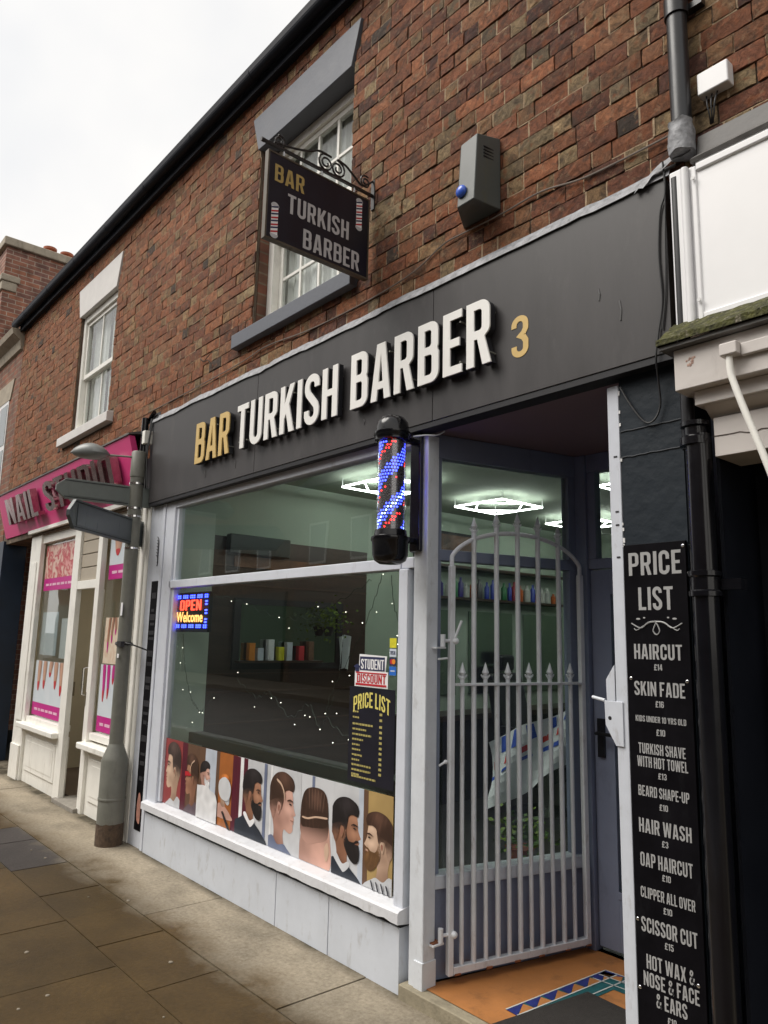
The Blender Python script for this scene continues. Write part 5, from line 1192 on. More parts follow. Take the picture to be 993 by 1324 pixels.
for i in range(n + 1):
    u = i / n; rows.append([bm.verts.new((-5.345 + .03 * math.sin(u * 9 + v * 2), 1.66 + .13 * u, 1.58 - .30 * v - .05 * abs(u - .5))) for v in (0, .33, .66, 1)])
for i in range(n):
    for v in range(3): bm.faces.new((rows[i][v], rows[i + 1][v], rows[i + 1][v + 1], rows[i][v + 1]))
tag(obj('towel', bm, M_CLOTHW, smooth=True), 'white towel hanging on the dark panelling right of the mirror', 'towel')
# display ledge
bm = bm_new(); add_box(bm, -5.22, -2.85, .20, .32, .765, .84); tag(obj('display_ledge', bm, M_DGREEN, bevel=.006), 'long dark green ledge just inside the shop window above the photo posters', 'ledge')
bm = bm_new(); add_box(bm, -5.39, -5.30, .06, .36, .42, 2.50); ib = obj('inner_jamb', bm, mat('pale_sage_gloss', (.50, .58, .50), .4, var=.03), IN)
# ceiling lights: hexagon of tubes
def hex_light(cx, cy_, first=[None]):
    z = 2.80
    if first[0] is None:
        t = T('ceiling_light', 'white square tube light on the shop ceiling', 'ceiling light', (0, 0, z))
        P = [Vector((.285 * a_, .285 * b_, z - .02)) for a_, b_ in ((1, 1), (-1, 1), (-1, -1), (1, -1))]
        for k in range(4):
            bm = bm_new(); add_tube(bm, [P[k], P[(k + 1) % 4]], .0075, 8); obj('tube', bm, E_WHITE, t)
        for k in range(4):
            bm = bm_new(); add_tube(bm, [P[k] * .5 + P[(k + 1) % 4] * .5, P[(k + 1) % 4] * .5 + P[(k + 2) % 4] * .5], .0055, 8); obj('inner_tube', bm, E_WHITE, t)
        bm = bm_new()
        for k in range(4): add_tube(bm, [P[k], P[k] + Vector((0, 0, .075))], .004, 6)
        obj('hanger', bm, M_WHITE, t)
        first[0] = t
    else:
        t = first[0].copy(); COL.objects.link(t)
        for c in list(first[0].children):
            d_ = c.copy(); COL.objects.link(d_); d_.parent = t
    t.location = (cx, cy_, z); t['group'] = 'square ceiling lights in the barber shop'
    return t
LIGHTS = [(-4.48, 2.82), (-3.10, 1.50), (-4.52, 1.52), (-3.0, 2.90), (-4.48, 4.2), (-3.0, 4.3)]
LLAB = ['white square tube light showing above the gate spears', 'white tube light on the shop ceiling at the top edge of the porch window', 'white tube light on the shop ceiling left of the barber pole', 'white tube light showing through the glass above the shop door', 'white square tube light deep in the shop by the left wall', 'white square tube light deep in the shop by the back wall']
for (a, b), lab in zip(LIGHTS, LLAB): hex_light(a, b)['label'] = lab
# shelves of bottles on the left wall, beyond the cladding
SHF = T('bottle_shelf', 'long wall shelf crowded with coloured bottles on the sage wall', 'shelf', (-5.3, 3.7, 2.0))
for z in (1.98, 2.30):
    bm = bm_new(); add_box(bm, -5.398, -5.22, 2.5, 4.9, z - .025, z); obj('board', bm, M_DWOOD, SHF)
bcols = [(.45, .10, .02), (.02, .04, .30), (.05, .05, .06), (.40, .40, .38), (.30, .02, .03), (.02, .15, .05), (.03, .02, .15)]
for z in (1.98,):
    y = 2.55; 
    while y < 4.85:
        c = rnd.choice(bcols); w = rnd.uniform(.025, .045); h = rnd.uniform(.12, .22)
        bm = bm_new(); add_lathe(bm, [(w * .95, z + .001), (w, z + .01), (w, z + h * .7), (w * .4, z + h * .82), (w * .4, z + h), (0, z + h)], -5.30, y, 12)
        o = obj('bottle', bm, mat('bottle_%d' % bcols.index(c), c, .3), smooth=True)
        tag(o, 'small coloured hair product bottle in the row on the wall shelf', 'bottle', 'bottles on the wall shelf'); y += w * 2 + rnd.uniform(.015, .05)
PICS = T('wall_picture', 'dark brown framed picture high on the wall behind the porch window', 'picture', (-5.38, 3.2, 2.45))
bm = bm_new(); add_box(bm, -5.398, -5.375, 2.6, 3.5, 2.36, 2.66); obj('frame', bm, M_MATTBLK, PICS); bm = bm_new(); add_box(bm, -5.374, -5.37, 2.64, 3.46, 2.39, 2.63); obj('print', bm, mat('brown_orange_print', (.11, .05, .03), .5, var=.9, scale=6), PICS)
# work counter and mirrors
CO = T('work_counter', 'dark work counter with mirrors along the left wall of the barber shop', 'counter', (-5.2, 3.6, .06))
bm = bm_new(); add_box(bm, -5.39, -5.0, 2.3, 5.2, .80, .85); obj('worktop', bm, M_DWOOD, CO); bm = bm_new(); add_box(bm, -5.39, -5.05, 2.3, 5.2, .061, .80); obj('cupboards', bm, M_MATTBLK, CO)
for y in (2.5, 3.4, 4.3):
    bm = bm_new(); add_box(bm, -5.398, -5.38, y, y + .7, 1.0, 1.85); obj('mirror', bm, MATS['old_mirror'], CO)
def barber_chair(x, y, a, lab):
    t = T('barber_chair', lab, 'chair', (0, 0, .06), 'black barber chairs')
    bm = bm_new(); add_lathe(bm, [(.28, .061), (.28, .08), (.06, .10), (.05, .45), (.0, .45)], 0, 0, 24); obj('base', bm, M_CHROME, t, smooth=True)
    bm = bm_new(); add_box(bm, -.26, .26, -.26, .28, .47, .60); obj('seat', bm, M_BLACK, t, .04)
    bm = bm_new(); add_prism(bm, [(-.25, .22, .58), (-.25, .34, .58), (-.25, .46, 1.25), (-.25, .38, 1.25)], (.5, 0, 0)); obj('backrest', bm, M_BLACK, t, .03)
    bm = bm_new(); add_box(bm, -.11, .11, .36, .47, 1.27, 1.42); obj('headrest', bm, M_BLACK, t, .03)
    for s in (-1, 1):
        bm = bm_new(); add_box(bm, s * .30 - .035, s * .30 + .035, -.2, .25, .74, .80); add_box(bm, s * .30 - .02, s * .30 + .02, .0, .05, .5, .74); obj('armrest', bm, M_BLACK, t, .015)
    t.location = (x, y, .0 + .06); t.rotation_euler = (0, 0, a)
barber_chair(-4.3, 3.2, R(95), 'black barber chair nearer the left wall counter'); barber_chair(-4.2, 4.5, R(80), 'black barber chair at the back of the shop')
# striped cape hung over a rail, plant on the porch window sill
CP = T('striped_cape', 'white barber cape with red and blue stripes hung behind the porch window', 'cape', (-2.75, .95, .8))
def cape(vr, m_, off):
    bm = bm_new(); n = 24
    def pt(u, v):
        x = -2.87 + .50 * u; z = .99 + .27 * u - (.36 - .07 * u) * v + .012 * math.sin(v * 9 + u * 7); y = .84 + .035 * math.sin(u * 11 + v * 4) + .22 * u - off
        return (x, y, z)
    for v0, v1, u0, u1 in vr:
        prev = None
        for i in range(n + 1):
            u = u0 + (u1 - u0) * i / n; a = bm.verts.new(pt(u, v0)); b = bm.verts.new(pt(u, v1))
            if prev: bm.faces.new((prev[0], a, b, prev[1]))
            prev = (a, b)
    return obj('cloth' if off == 0 else 'stripe', bm, m_, CP, smooth=True)
cape([(i / 8, (i + 1) / 8, 0, 1) for i in range(8)], M_CLOTHW, 0)
cape([(.30, .42, k / 6 + .02, k / 6 + .09) for k in range(6)], M_CLOTHR, .003); cape([(.02, .24, k / 6 + .10, k / 6 + .165) for k in range(6)] + [(.50, .56, k / 6, k / 6 + .1) for k in range(6)], M_CLOTHB, .003)
PLN = T('potted_plant', 'leafy green pot plant inside the porch window near the floor', 'plant', (-2.62, .80, .40))
bm = bm_new(); add_lathe(bm, [(.05, .40), (.075, .50), (.08, .50), (.07, .49), (0, .49)], -2.62, .80, 20); obj('pot', bm, M_TERRA, PLN, smooth=True)
for nm, mm, k in (('leaves', M_LEAF, 150), ('young_leaves', M_LEAFY, 80)):
    bm = bm_new()
    for i in range(k):
        p = Vector((-2.62 + rnd.gauss(0, .08), .80 + rnd.gauss(0, .05), .56 + rnd.gauss(0, .055))); d1 = Vector((rnd.gauss(0, 1), rnd.gauss(0, 1), rnd.gauss(0, .6))).normalized() * rnd.uniform(.02, .045); d2 = d1.orthogonal().normalized() * .012
        bm.faces.new([bm.verts.new(q) for q in (p, p + d1 * .5 + d2, p + d1, p + d1 * .5 - d2)])
    obj(nm, bm, mm, PLN)
# fairy lights inside the window
FL = [('string of fairy lights drooping beside the lit open sign', [(-5.25, .12, 1.55), (-5.2, .13, 1.3), (-5.1, .14, 1.1), (-5.0, .13, 1.05), (-4.88, .12, 1.02), (-4.75, .14, 1.15)], 8),
      ('string of fairy lights looped down the right side of the window', [(-2.95, .10, 1.88), (-3.05, .12, 1.72), (-3.2, .13, 1.5), (-3.35, .12, 1.3), (-3.42, .12, 1.12), (-3.2, .12, 1.02), (-2.95, .12, 1.0)], 9),
      ('string of fairy lights sagging across the middle of the window', [(-5.2, .2, 1.86), (-4.7, .22, 1.80), (-4.3, .25, 1.70), (-3.9, .24, 1.66), (-3.5, .2, 1.74), (-3.1, .15, 1.86)], 8),
      ('string of fairy lights scattered low across the dark panelling', [(-4.75, .3, 1.25), (-4.5, .32, 1.14), (-4.3, .3, 1.18), (-4.05, .3, 1.05), (-3.85, .3, 1.14), (-3.7, .28, 1.02), (-3.55, .26, 1.2)], 9),
      ('short string of fairy lights hanging from the transom near the pole', [(-2.88, .10, 1.87), (-2.86, .11, 1.70), (-2.80, .12, 1.58), (-2.78, .12, 1.5)], 6)]
bulb0 = None
for lab, pts, nb in FL:
    t = T('fairy_lights', lab, 'string lights', pts[0], 'fairy lights in the shop window')
    c = catmull(pts, 10, False); bm = bm_new(); add_tube(bm, [q + Vector((0, 0, .012 * math.sin(i * 1.7))) for i, q in enumerate(c)], .0016, 4); obj('wire', bm, mat('dark_green_wire', (.02, .035, .02), .6), t)
    for k in range(nb):
        q = c[int((k + .5) * len(c) / nb)] + Vector((rnd.uniform(-.06, .06), rnd.uniform(-.03, .03), rnd.uniform(-.09, .07)))
        if bulb0 is None:
            bm = bm_new(); add_ball(bm, (0, 0, 0), .0026, 8); me = bpy.data.meshes.new('bulb'); bm.to_mesh(me); bm.free(); me.materials.append(E_BULB); bulb0 = bpy.data.objects.new('bulb', me); b = bulb0
        else: b = bulb0.copy()
        COL.objects.link(b); b.parent = t; b.location = q - Vector(pts[0])

# ------------------------------------------------------------------ things in the shop window
OS = T('open_sign', 'lit black panel with blue dots, red OPEN and orange Welcome in the window', 'led sign', (-5.02, .06, 1.56))
bm = bm_new(); add_box(bm, -5.285, -4.745, .055, .085, 1.565, 1.85); pn = obj('panel', bm, M_BLACK, OS, .004)
text('lettering', 'OPEN', -5.19, -4.86, 1.72, 1.795, .0535, E_REDT, pn, .002, .03); text('lettering', 'Welcome', -5.235, -4.83, 1.635, 1.71, .0535, E_ORG, pn, .002, .02)
bm = bm_new(); pts = []
for k in range(18):
    x = -5.25 + k * .028
    if k % 4 != 3:
        for z in (1.60, 1.614, 1.812, 1.826): pts.append((x, z))
for k in range(8):
    for x in (-5.265, -4.775, -4.79):
        if k % 3 != 2: pts.append((x, 1.635 + k * .021))
for x, z in pts: add_box(bm, x - .007, x + .007, .0515, .0545, z - .005, z + .005)
obj('dot_border', bm, E_BLUE, pn)
bm = bm_new()
for x in (-5.2, -4.82): add_tube(bm, [(x, .07, 1.85), (x, .065, 1.89)], .002, 5)
obj('chain', bm, M_STEEL, OS)
# student discount sticker
SD = T('student_discount_sticker', 'white edged navy and red student discount sticker above the window price list', 'sticker', (-2.95, .03, 1.31))
bm = bm_new(); add_prism(bm, [(-3.045, .0335, 1.385), (-2.835, .0335, 1.385), (-2.825, .0335, 1.462), (-3.04, .0335, 1.468)], (0, .002, 0)); add_prism(bm, [(-3.075, .0335, 1.305), (-2.815, .0335, 1.305), (-2.815, .0335, 1.3845), (-3.075, .0335, 1.3845)], (0, .002, 0)); bk = obj('backing', bm, M_WHITEP, SD)
bm = bm_new(); add_box(bm, -3.035, -2.84, .0322, .0333, 1.388, 1.456); obj('navy_panel', bm, M_NAVYP, bk)
bm = bm_new(); add_box(bm, -3.065, -2.825, .0318, .0333, 1.312, 1.322); add_box(bm, -3.065, -2.825, .0318, .0333, 1.372, 1.378); obj('red_band', bm, M_REDP, bk)
text('lettering', 'STUDENT', -3.025, -2.845, 1.394, 1.444, .0318, M_WHITEP, bk, .0008, .05); text('lettering', 'DISCOUNT', -3.055, -2.83, 1.325, 1.369, .0325, M_REDP, bk, .0008, .05)
bm = bm_new(); add_prism(bm, [(-3.085, .031, 1.405), (-3.055, .031, 1.392), (-3.028, .031, 1.405), (-3.055, .031, 1.418)], (0, .001, 0)); add_box(bm, -3.07, -3.04, .031, .032, 1.380, 1.396); obj('cap_emblem', bm, M_NAVYP, bk)
# card stickers
for nm, z0, z1, mm, lab in (('yellow', 1.505, 1.552, M_YCARD, 'yellow square payment sticker, topmost by the right window frame'), ('visa', 1.462, 1.500, M_CARDW, 'pale blue and white card sticker with VISA in the window'), ('rings', 1.418, 1.458, M_NAVYP, 'dark card sticker with overlapping red and orange discs'), ('blue', 1.372, 1.414, M_BLUEP, 'plain blue card sticker, lowest by the right window frame')):
    bm = bm_new(); add_box(bm, -2.806, -2.757, .0335, .0355, z0, z1); o = obj('card_sticker', bm, mm); tag(o, lab, 'sticker', 'payment card stickers on the window')
    if nm == 'visa': text('lettering', 'VISA', -2.800, -2.763, z0 + .010, z1 - .010, .0328, M_NAVYP, o, .0006, .02)
    if nm == 'rings':
        for x, c in ((-2.789, M_REDP), (-2.774, M_ORP)):
            bm = bm_new(); add_tube(bm, [(x, .0326 + (.0004 if c is M_REDP else 0), (z0 + z1) / 2), (x, .0334, (z0 + z1) / 2)], .0125, 20); obj('disc', bm, c, o)
    if nm == 'blue': bm = bm_new(); add_box(bm, -2.797, -2.766, .0328, .0334, z0 + .018, z0 + .024); obj('stripe', bm, M_CARDW, o)
# price list poster in the window
WP2 = T('window_price_list', 'black window price list with yellow heading and small yellow rows', 'price list', (-2.95, .03, .84))
bm = bm_new(); add_box(bm, -3.115, -2.76, .0345, .0358, .835, 1.302); bk = obj('sheet', bm, mat('black_vinyl', (.010, .010, .018), .35, var=.2), WP2)
tb = text_bm('PRICE LIST', .285, .075, .0006, .03)
for v in tb.verts:
    u = (v.co.x - .1425) / .1425; v.co.y = v.co.y * (1 - .0 * u) - .030 * u * u
obj('heading', place(tb, (-3.080, .0338, 1.205), (1, 0, 0), (0, 0, 1)), M_YELLOWP, bk)
bm = bm_new(); zz = [1.178, 1.15, 1.118, 1.092, 1.067, 1.042, 1.016, .992, .966, .942, .918, .894, .872, .862]
ww = [.045, .05, .16, .11, .15, .09, .06, .07, .08, .06, .15, .15, .06, .19]
for z, w in zip(zz, ww):
    bm = bm_new(); x = -3.083
    while x < -3.083 + w:
        k = rnd.uniform(.008, .022); add_box(bm, x, min(x + k, -3.083 + w), .0336, .0343, z - .0045 + rnd.uniform(-.001, .001), z + .0045); x += k + .004
    obj('price_row', bm, mat('dull_yellow_print', (.42, .36, .12), .5), bk)

for z in zz[:12]:
    bm = bm_new(); add_box(bm, -2.872, -2.852, .0336, .0343, z - .006, z + .006); obj('price_figure', bm, MATS['dull_yellow_print'], bk)
INKM, _n, _l, _b = new_mat('printed_photo_ink'); _a = _n.new('ShaderNodeAttribute'); _a.attribute_name = 'ink'; _l.new(_a.outputs['Color'], _b.inputs['Base Color']); _b.inputs['Roughness'].default_value = .35
RGB = {M_SKIN.name: (.50, .29, .20), M_SKIN2.name: (.36, .18, .11), M_SKIN3.name: (.60, .35, .28), M_SKIN4.name: (.62, .43, .31), M_HAIRB.name: (.016, .013, .014), M_HAIRBR.name: (.060, .030, .020), M_FADE.name: (.17, .10, .075), M_FADE2.name: (.06, .04, .035), M_BEARD2.name: (.17, .085, .035),
       M_EARSH.name: (.30, .13, .09), M_SHADE.name: (.40, .22, .15), M_GREYP.name: (.62, .63, .65), M_WHITEP.name: (.80, .80, .81), M_SUIT.name: (.022, .03, .045), M_TEE.name: (.16, .19, .29), M_TEEP.name: (.13, .09, .11), M_REDP.name: (.5, .02, .03), M_STRIPE.name: (.03, .03, .04), M_ORANGEBG.name: (.40, .13, .03), M_CARDW.name: (.55, .60, .68), M_MAROON.name: (.10, .01, .025), M_BROWNBG.name: (.14, .075, .045), M_PINKP.name: (.5, .008, .22), M_REDBG.name: (.33, .06, .06), M_OCHREBG.name: (.44, .30, .12)}
# hairstyle photo posters ------------------------------------------------
def flat(name, pts, y, m_, parent, rect, smooth_=True, ink=None):
    x0, x1, z0, z1 = rect
    q = catmull([(p[0], 0, p[1]) for p in pts], 6) if smooth_ else [Vector((p[0], 0, p[1])) for p in pts]
    out = []
    # clip polygon to the sheet (Sutherland-Hodgman)
    def clip(poly, ins, inter):
        res = []
        for i in range(len(poly)):
            a, b = poly[i - 1], poly[i]
            if ins(b):
                if not ins(a): res.append(inter(a, b))
                res.append(b)
            elif ins(a): res.append(inter(a, b))
        return res
    poly = [(v.x, v.z) for v in q]
    ix = lambda X_: (lambda a, b: (X_, a[1] + (b[1] - a[1]) * (X_ - a[0]) / (b[0] - a[0])))
    iz = lambda Z_: (lambda a, b: (a[0] + (b[0] - a[0]) * (Z_ - a[1]) / (b[1] - a[1]), Z_))
    for ins, it in ((lambda p: p[0] >= x0, ix(x0)), (lambda p: p[0] <= x1, ix(x1)), (lambda p: p[1] >= z0, iz(z0)), (lambda p: p[1] <= z1, iz(z1))):
        if poly: poly = clip(poly, ins, it)
    ded = []
    for p in poly:
        if not ded or abs(p[0] - ded[-1][0]) + abs(p[1] - ded[-1][1]) > 1e-5: ded.append(p)
    if len(ded) < 3: return None
    bm = bm_new()
    f = bm.faces.new([bm.verts.new((a, y, b)) for a, b in ded]); f.normal_update()
    if f.normal.y > 0: f.normal_flip()
    bmesh.ops.triangulate(bm, faces=bm.faces[:])
    if m_.name in RGB:
        for it in range(4):
            E_ = [e for e in bm.edges if e.calc_length() > .013]
            if not E_: break
            bmesh.ops.subdivide_edges(bm, edges=E_, cuts=1); bmesh.ops.triangulate(bm, faces=[f for f in bm.faces if len(f.verts) > 3])
        la = bm.verts.layers.float_color.new('ink')
        for v in bm.verts:
            c = RGB[m_.name]; k = 1 + .12 * mnoise.noise(v.co * 22)
            c = tuple(q * k for q in c)
            if ink: c = ink(v.co.x, v.co.z, c)
            v[la] = tuple(max(0, q) for q in c) + (1,)
        m_ = INKM
    return obj(name, bm, m_, parent)
def sst(a, b, x): t = max(0, min(1, (x - a) / (b - a))); return t * t * (3 - 2 * t)
def gauss(a, b, ca, cb, w): return math.exp(-((a - ca) ** 2 + (b - cb) ** 2) / w)
def face_ink(a, b, c):
    k = .70 + .36 * sst(.15, .75, a) - .28 * sst(.05, -.3, b) - .34 * gauss(a, b, .68, .56, .006) - .20 * gauss(a, b, .60, .24, .014) + .22 * gauss(a, b, .63, .43, .010) + .15 * gauss(a, b, .60, .75, .02) - .25 * gauss(a, b, .76, .33, .002) - .15 * gauss(a, b, .35, .15, .02)
    return (c[0] * k, c[1] * k ** 1.15, c[2] * k ** 1.2)
def hair_ink(a, b, c):
    k = .75 + .9 * max(0, mnoise.noise(Vector((a * 16 + b * 5, b * 3.5, 1)))) + 1.3 * gauss(a, b, .45, 1.0, .03)
    return tuple(q * k for q in c)
def cloth_ink(a, b, c):
    k = .92 + .16 * mnoise.noise(Vector((a * 3, b * 3, 4))); return tuple(q * k for q in c)
HEAD = dict(
    skin=[(.16, -.45), (.17, -.1), (.13, .12), (.03, .35), (.0, .6), (.08, .85), (.28, .99), (.52, 1.0), (.69, .88), (.755, .70), (.765, .60), (.775, .53), (.83, .41), (.855, .37), (.82, .335), (.79, .325), (.81, .275), (.805, .245), (.79, .225), (.80, .19), (.775, .15), (.785, .09), (.755, .02), (.68, -.02), (.58, .0), (.50, .02), (.47, -.12), (.52, -.45)],
    hair=[(.015, .50), (-.01, .68), (.05, .92), (.22, 1.08), (.48, 1.13), (.72, 1.05), (.80, .92), (.775, .80), (.72, .79), (.62, .80), (.52, .76), (.46, .66), (.36, .62), (.18, .57)],
    fade=[(.015, .36), (.005, .52), (.05, .60), (.18, .66), (.40, .70), (.49, .72), (.47, .58), (.435, .45), (.40, .38), (.36, .50), (.28, .52), (.24, .42), (.20, .28), (.13, .16), (.06, .27)],
    beard=[(.40, .42), (.44, .46), (.46, .36), (.53, .26), (.66, .26), (.73, .31), (.80, .31), (.81, .285), (.74, .27), (.73, .225), (.80, .215), (.83, .06), (.80, -.10), (.70, -.16), (.58, -.12), (.46, .02), (.38, .20)],
    ear=[(.29, .50), (.35, .52), (.39, .46), (.37, .37), (.33, .29), (.295, .30), (.275, .40)],
    earin=[(.31, .46), (.345, .47), (.36, .43), (.345, .37), (.325, .34), (.305, .40)],
    eye=[(.655, .545), (.70, .56), (.735, .54), (.70, .525)],
    brow=[(.60, .60), (.68, .635), (.77, .615), (.77, .595), (.68, .605), (.61, .585)],
    mouth=[(.72, .245), (.80, .25), (.80, .238), (.73, .232)],
    shirt=[(-.50, -.75), (-.38, -.42), (-.10, -.26), (.12, -.16), (.30, -.30), (.50, -.26), (.62, -.32), (.85, -.48), (1.0, -.75)],
    collar=[(.06, -.13), (.16, -.06), (.34, -.24), (.50, -.17), (.56, -.24), (.40, -.40), (.30, -.36)])
def portrait(rect, lab, bgs, ox, oz, s, flip=False, skin=M_SKIN, hair=M_HAIRB, fade=M_FADE, beard=None, shirt=M_SUIT, collar=None, line=False, ears=True, sx=1.0):
    x0, x1, z0, z1 = rect
    p = T('photo_poster', lab, 'poster', ((x0 + x1) / 2, .033, z0), 'hairstyle photo posters along the shop window')
    bm = bm_new(); add_box(bm, x0, x1, .0335, .035, z0, z1); sh = obj('sheet', bm, bgs[0], p)
    y = [.0332]
    hc_ = RGB.get(hair.name, (.03, .02, .02)); sc_ = RGB.get(skin.name, (.5, .3, .2))
    def put(nm, pts, m_, smooth_=True, raw=False):
        y[0] -= .0006
        if raw: q = pts
        else: q = [(ox + (-a if flip else a) * s * sx, oz + b * s) for a, b in pts]
        fn = {'face': face_ink, 'hair': hair_ink, 'beard': hair_ink, 'shirt': cloth_ink, 'cape': cloth_ink, 'ear': lambda a, b, c: tuple(v * (.8 + .9 * (a - .28)) for v in c)}.get(nm)
        if nm == 'faded_hair':
            def fn(a, b, c):
                t = sst(.12, .62, b + .10 * mnoise.noise(Vector((a * 12, b * 12, 0)))); f = face_ink(a, b, sc_); return tuple(f[i] * (1 - t) + hc_[i] * t for i in range(3))
        if nm == 'beard':
            def fn(a, b, c):
                t = sst(.34, .46, a + (.30 - b) * .35 + .05 * mnoise.noise(Vector((a * 30, b * 30, 0)))); f = face_ink(a, b, sc_); h_ = hair_ink(a * 1.5, b, c); return tuple(f[i] * (1 - t) + h_[i] * t for i in range(3))
        if raw: wrap = (lambda X_, Z_, c: cloth_ink((X_ - x0) * 3, (Z_ - z0) * 3, c))
        elif fn: wrap = (lambda X_, Z_, c: fn((-1 if flip else 1) * (X_ - ox) / (s * sx), (Z_ - oz) / s, c))
        else: wrap = None
        flat(nm, q, y[0], m_, sh, rect, smooth_, wrap)
    for (a0, a1, mm) in [(0, 1, bgs[0])] + list(bgs[1]):
        put('backdrop', [(x0 + (x1 - x0) * a0, z0), (x0 + (x1 - x0) * a1, z0), (x0 + (x1 - x0) * a1, z1), (x0 + (x1 - x0) * a0, z1)], mm, False, True)
    H = HEAD
    put('face', H['skin'], skin); put('shirt', H['shirt'], shirt)
    if collar: put('collar', H['collar'], collar)
    if fade: put('faded_hair', H['fade'], fade)
    put('hair', H['hair'], hair)
    if beard: put('beard', H['beard'], beard)
    if ears: put('ear', H['ear'], skin); put('ear_shadow', H['earin'], M_EARSH)
    put('eye', H['eye'], M_HAIRB); put('brow', H['brow'], hair); put('mouth', H['mouth'], M_EARSH)
    if line: put('razor_line', [(.25, .97), (.40, .90), (.50, .76), (.52, .63), (.50, .62), (.47, .75), (.38, .86), (.25, .93)], M_SKIN4)
    return p, sh, y, put
Z0, Z1 = .368, .81
portrait((-5.27, -4.955, Z0, Z1), 'photo poster of a boy with shaved sides on a red background, leftmost', (M_REDBG, []), -4.9663, 0.4861, 0.2749, True, M_SKIN4, M_FADE2, M_FADE, None, M_GREYP, sx=0.976)
q = portrait((-4.954, -4.705, Z0, Z1), 'photo poster of a man in red glasses with a line shaved in his hair', (M_BROWNBG, [(0, .3, M_MAROON)]), -4.7081, 0.4876, 0.2340, True, M_SKIN2, M_HAIRBR, M_FADE2, None, M_TEEP, line=True, sx=0.915)
q[3]('glasses', [(.50, .57), (.60, .62), (.84, .60), (.83, .48), (.74, .46), (.70, .53), (.64, .47), (.58, .50), (.40, .53)], M_REDP, False)
p = portrait((-4.704, -4.43, Z0, Z1), 'photo poster of a customer in a white cape being shaved', (M_BROWNBG, [(.3, .85, M_CARDW)]), -4.6806, 0.5785, 0.1346, False, M_SKIN3, M_HAIRB, None, M_WHITEP, M_WHITEP, sx=1.220)
p[3]('cape', [(-.5, -1.9), (-.35, -.3), (.1, -.05), (.6, -.02), (1.0, -.15), (1.45, -.4), (1.7, -1.9)], M_WHITEP)
p = portrait((-4.429, -4.205, Z0, Z1), 'orange lit photo poster of a hot towel shave', (M_ORANGEBG, [(.75, 1, M_MAROON)]), -4.4215, 0.5276, 0.1404, False, M_SKIN4, M_ORANGEBG, None, M_GREYP, M_SKIN3, sx=1.220)
p[3]('towel', [(.1, .2), (.05, .75), (.5, 1.0), (.9, .7), (.85, .15), (.5, .0)], M_GREYP); p[3]('chair_arm', [(.3, -.5), (.42, -.45), (1.2, -1.4), (1.05, -1.45)], M_HAIRB, False)
portrait((-4.204, -3.825, Z0, Z1), 'photo poster of a black bearded man in a dark jacket and white collar', (M_GREYP, [(0, .32, M_MAROON), (.10, .20, M_WHITEP), (.82, .9, M_TEE)]), -4.1232, 0.5204, 0.2164, False, M_SKIN2, M_HAIRB, M_FADE2, M_HAIRB, M_SUIT, M_WHITEP, sx=1.220)
portrait((-3.824, -3.515, Z0, Z1), 'photo poster of a man in a blue shirt with a razor line parting', (M_GREYP, [(.0, .06, M_WHITEP)]), -3.8238, 0.4811, 0.2749, False, M_SKIN3, M_HAIRBR, M_FADE, None, M_TEE, line=True, sx=1.122)
# back of a head
RB = (-3.514, -3.225, Z0, Z1); bh = T('photo_poster', 'photo poster of the back of a head with combed lines in brown hair', 'poster', (-3.37, .033, Z0), 'hairstyle photo posters along the shop window')
bm = bm_new(); add_box(bm, RB[0], RB[1], .0335, .035, Z0, Z1); sh = obj('sheet', bm, M_GREYP, bh)
flat('backdrop', [(RB[0] + .10, Z0), (RB[0] + .125, Z0), (RB[0] + .125, Z1), (RB[0] + .10, Z1)], .0326, M_TEE, sh, RB, False)
flat('neck', [(-3.50, .36), (-3.505, .5), (-3.50, .58), (-3.40, .62), (-3.28, .60), (-3.245, .53), (-3.25, .36)], .0320, M_SKIN3, sh, RB, ink=lambda x, z, c: tuple(q * (.72 + .5 * sst(-3.50, -3.30, x) - .35 * gauss(x, z, -3.27, .50, .002)) for q in c))
flat('faded_hair', [(-3.503, .50), (-3.505, .60), (-3.38, .62), (-3.27, .62), (-3.265, .52), (-3.36, .48), (-3.44, .46)], .0314, M_FADE, sh, RB, ink=lambda x, z, c: tuple((.60, .35, .28)[i] * .85 * (1 - sst(.47, .585, z)) + (.06, .03, .02)[i] * sst(.47, .585, z) for i in range(3)))
flat('hair', [(-3.503, .55), (-3.505, .66), (-3.47, .73), (-3.39, .755), (-3.30, .745), (-3.265, .68), (-3.27, .58), (-3.36, .555), (-3.44, .545)], .0308, M_HAIRBR, sh, RB, ink=lambda x, z, c: tuple(q * (.7 + 1.1 * max(0, mnoise.noise(Vector((x * 60, z * 14, 2)))) + 1.4 * gauss(x, z, -3.37, .70, .0018)) for q in c))
flat('razor_line', [(-3.49, .592), (-3.44, .594), (-3.37, .612), (-3.275, .622), (-3.275, .613), (-3.37, .603), (-3.44, .584), (-3.49, .584)], .0302, M_SKIN4, sh, RB)
for k in range(6):
    x = -3.44 + k * .028; flat('comb_line', [(x, .735 + .01 * math.sin(k)), (x + .006, .735), (x + .012 - .004 * k, .65), (x + .008 - .004 * k, .65)], .0302, M_FADE, sh, RB)
flat('ear', [(-3.285, .47), (-3.262, .50), (-3.245, .46), (-3.262, .41), (-3.278, .42)], .0302, M_SKIN4, sh, RB)
portrait((-3.224, -2.975, Z0, Z1), 'photo poster of a man with thick black quiff and full black beard', (M_GREYP, [(.85, 1, M_CARDW)]), -3.2302, 0.4876, 0.2340, False, M_SKIN2, M_HAIRB, M_FADE2, M_HAIRB, M_SUIT, M_GREYP, sx=1.196)
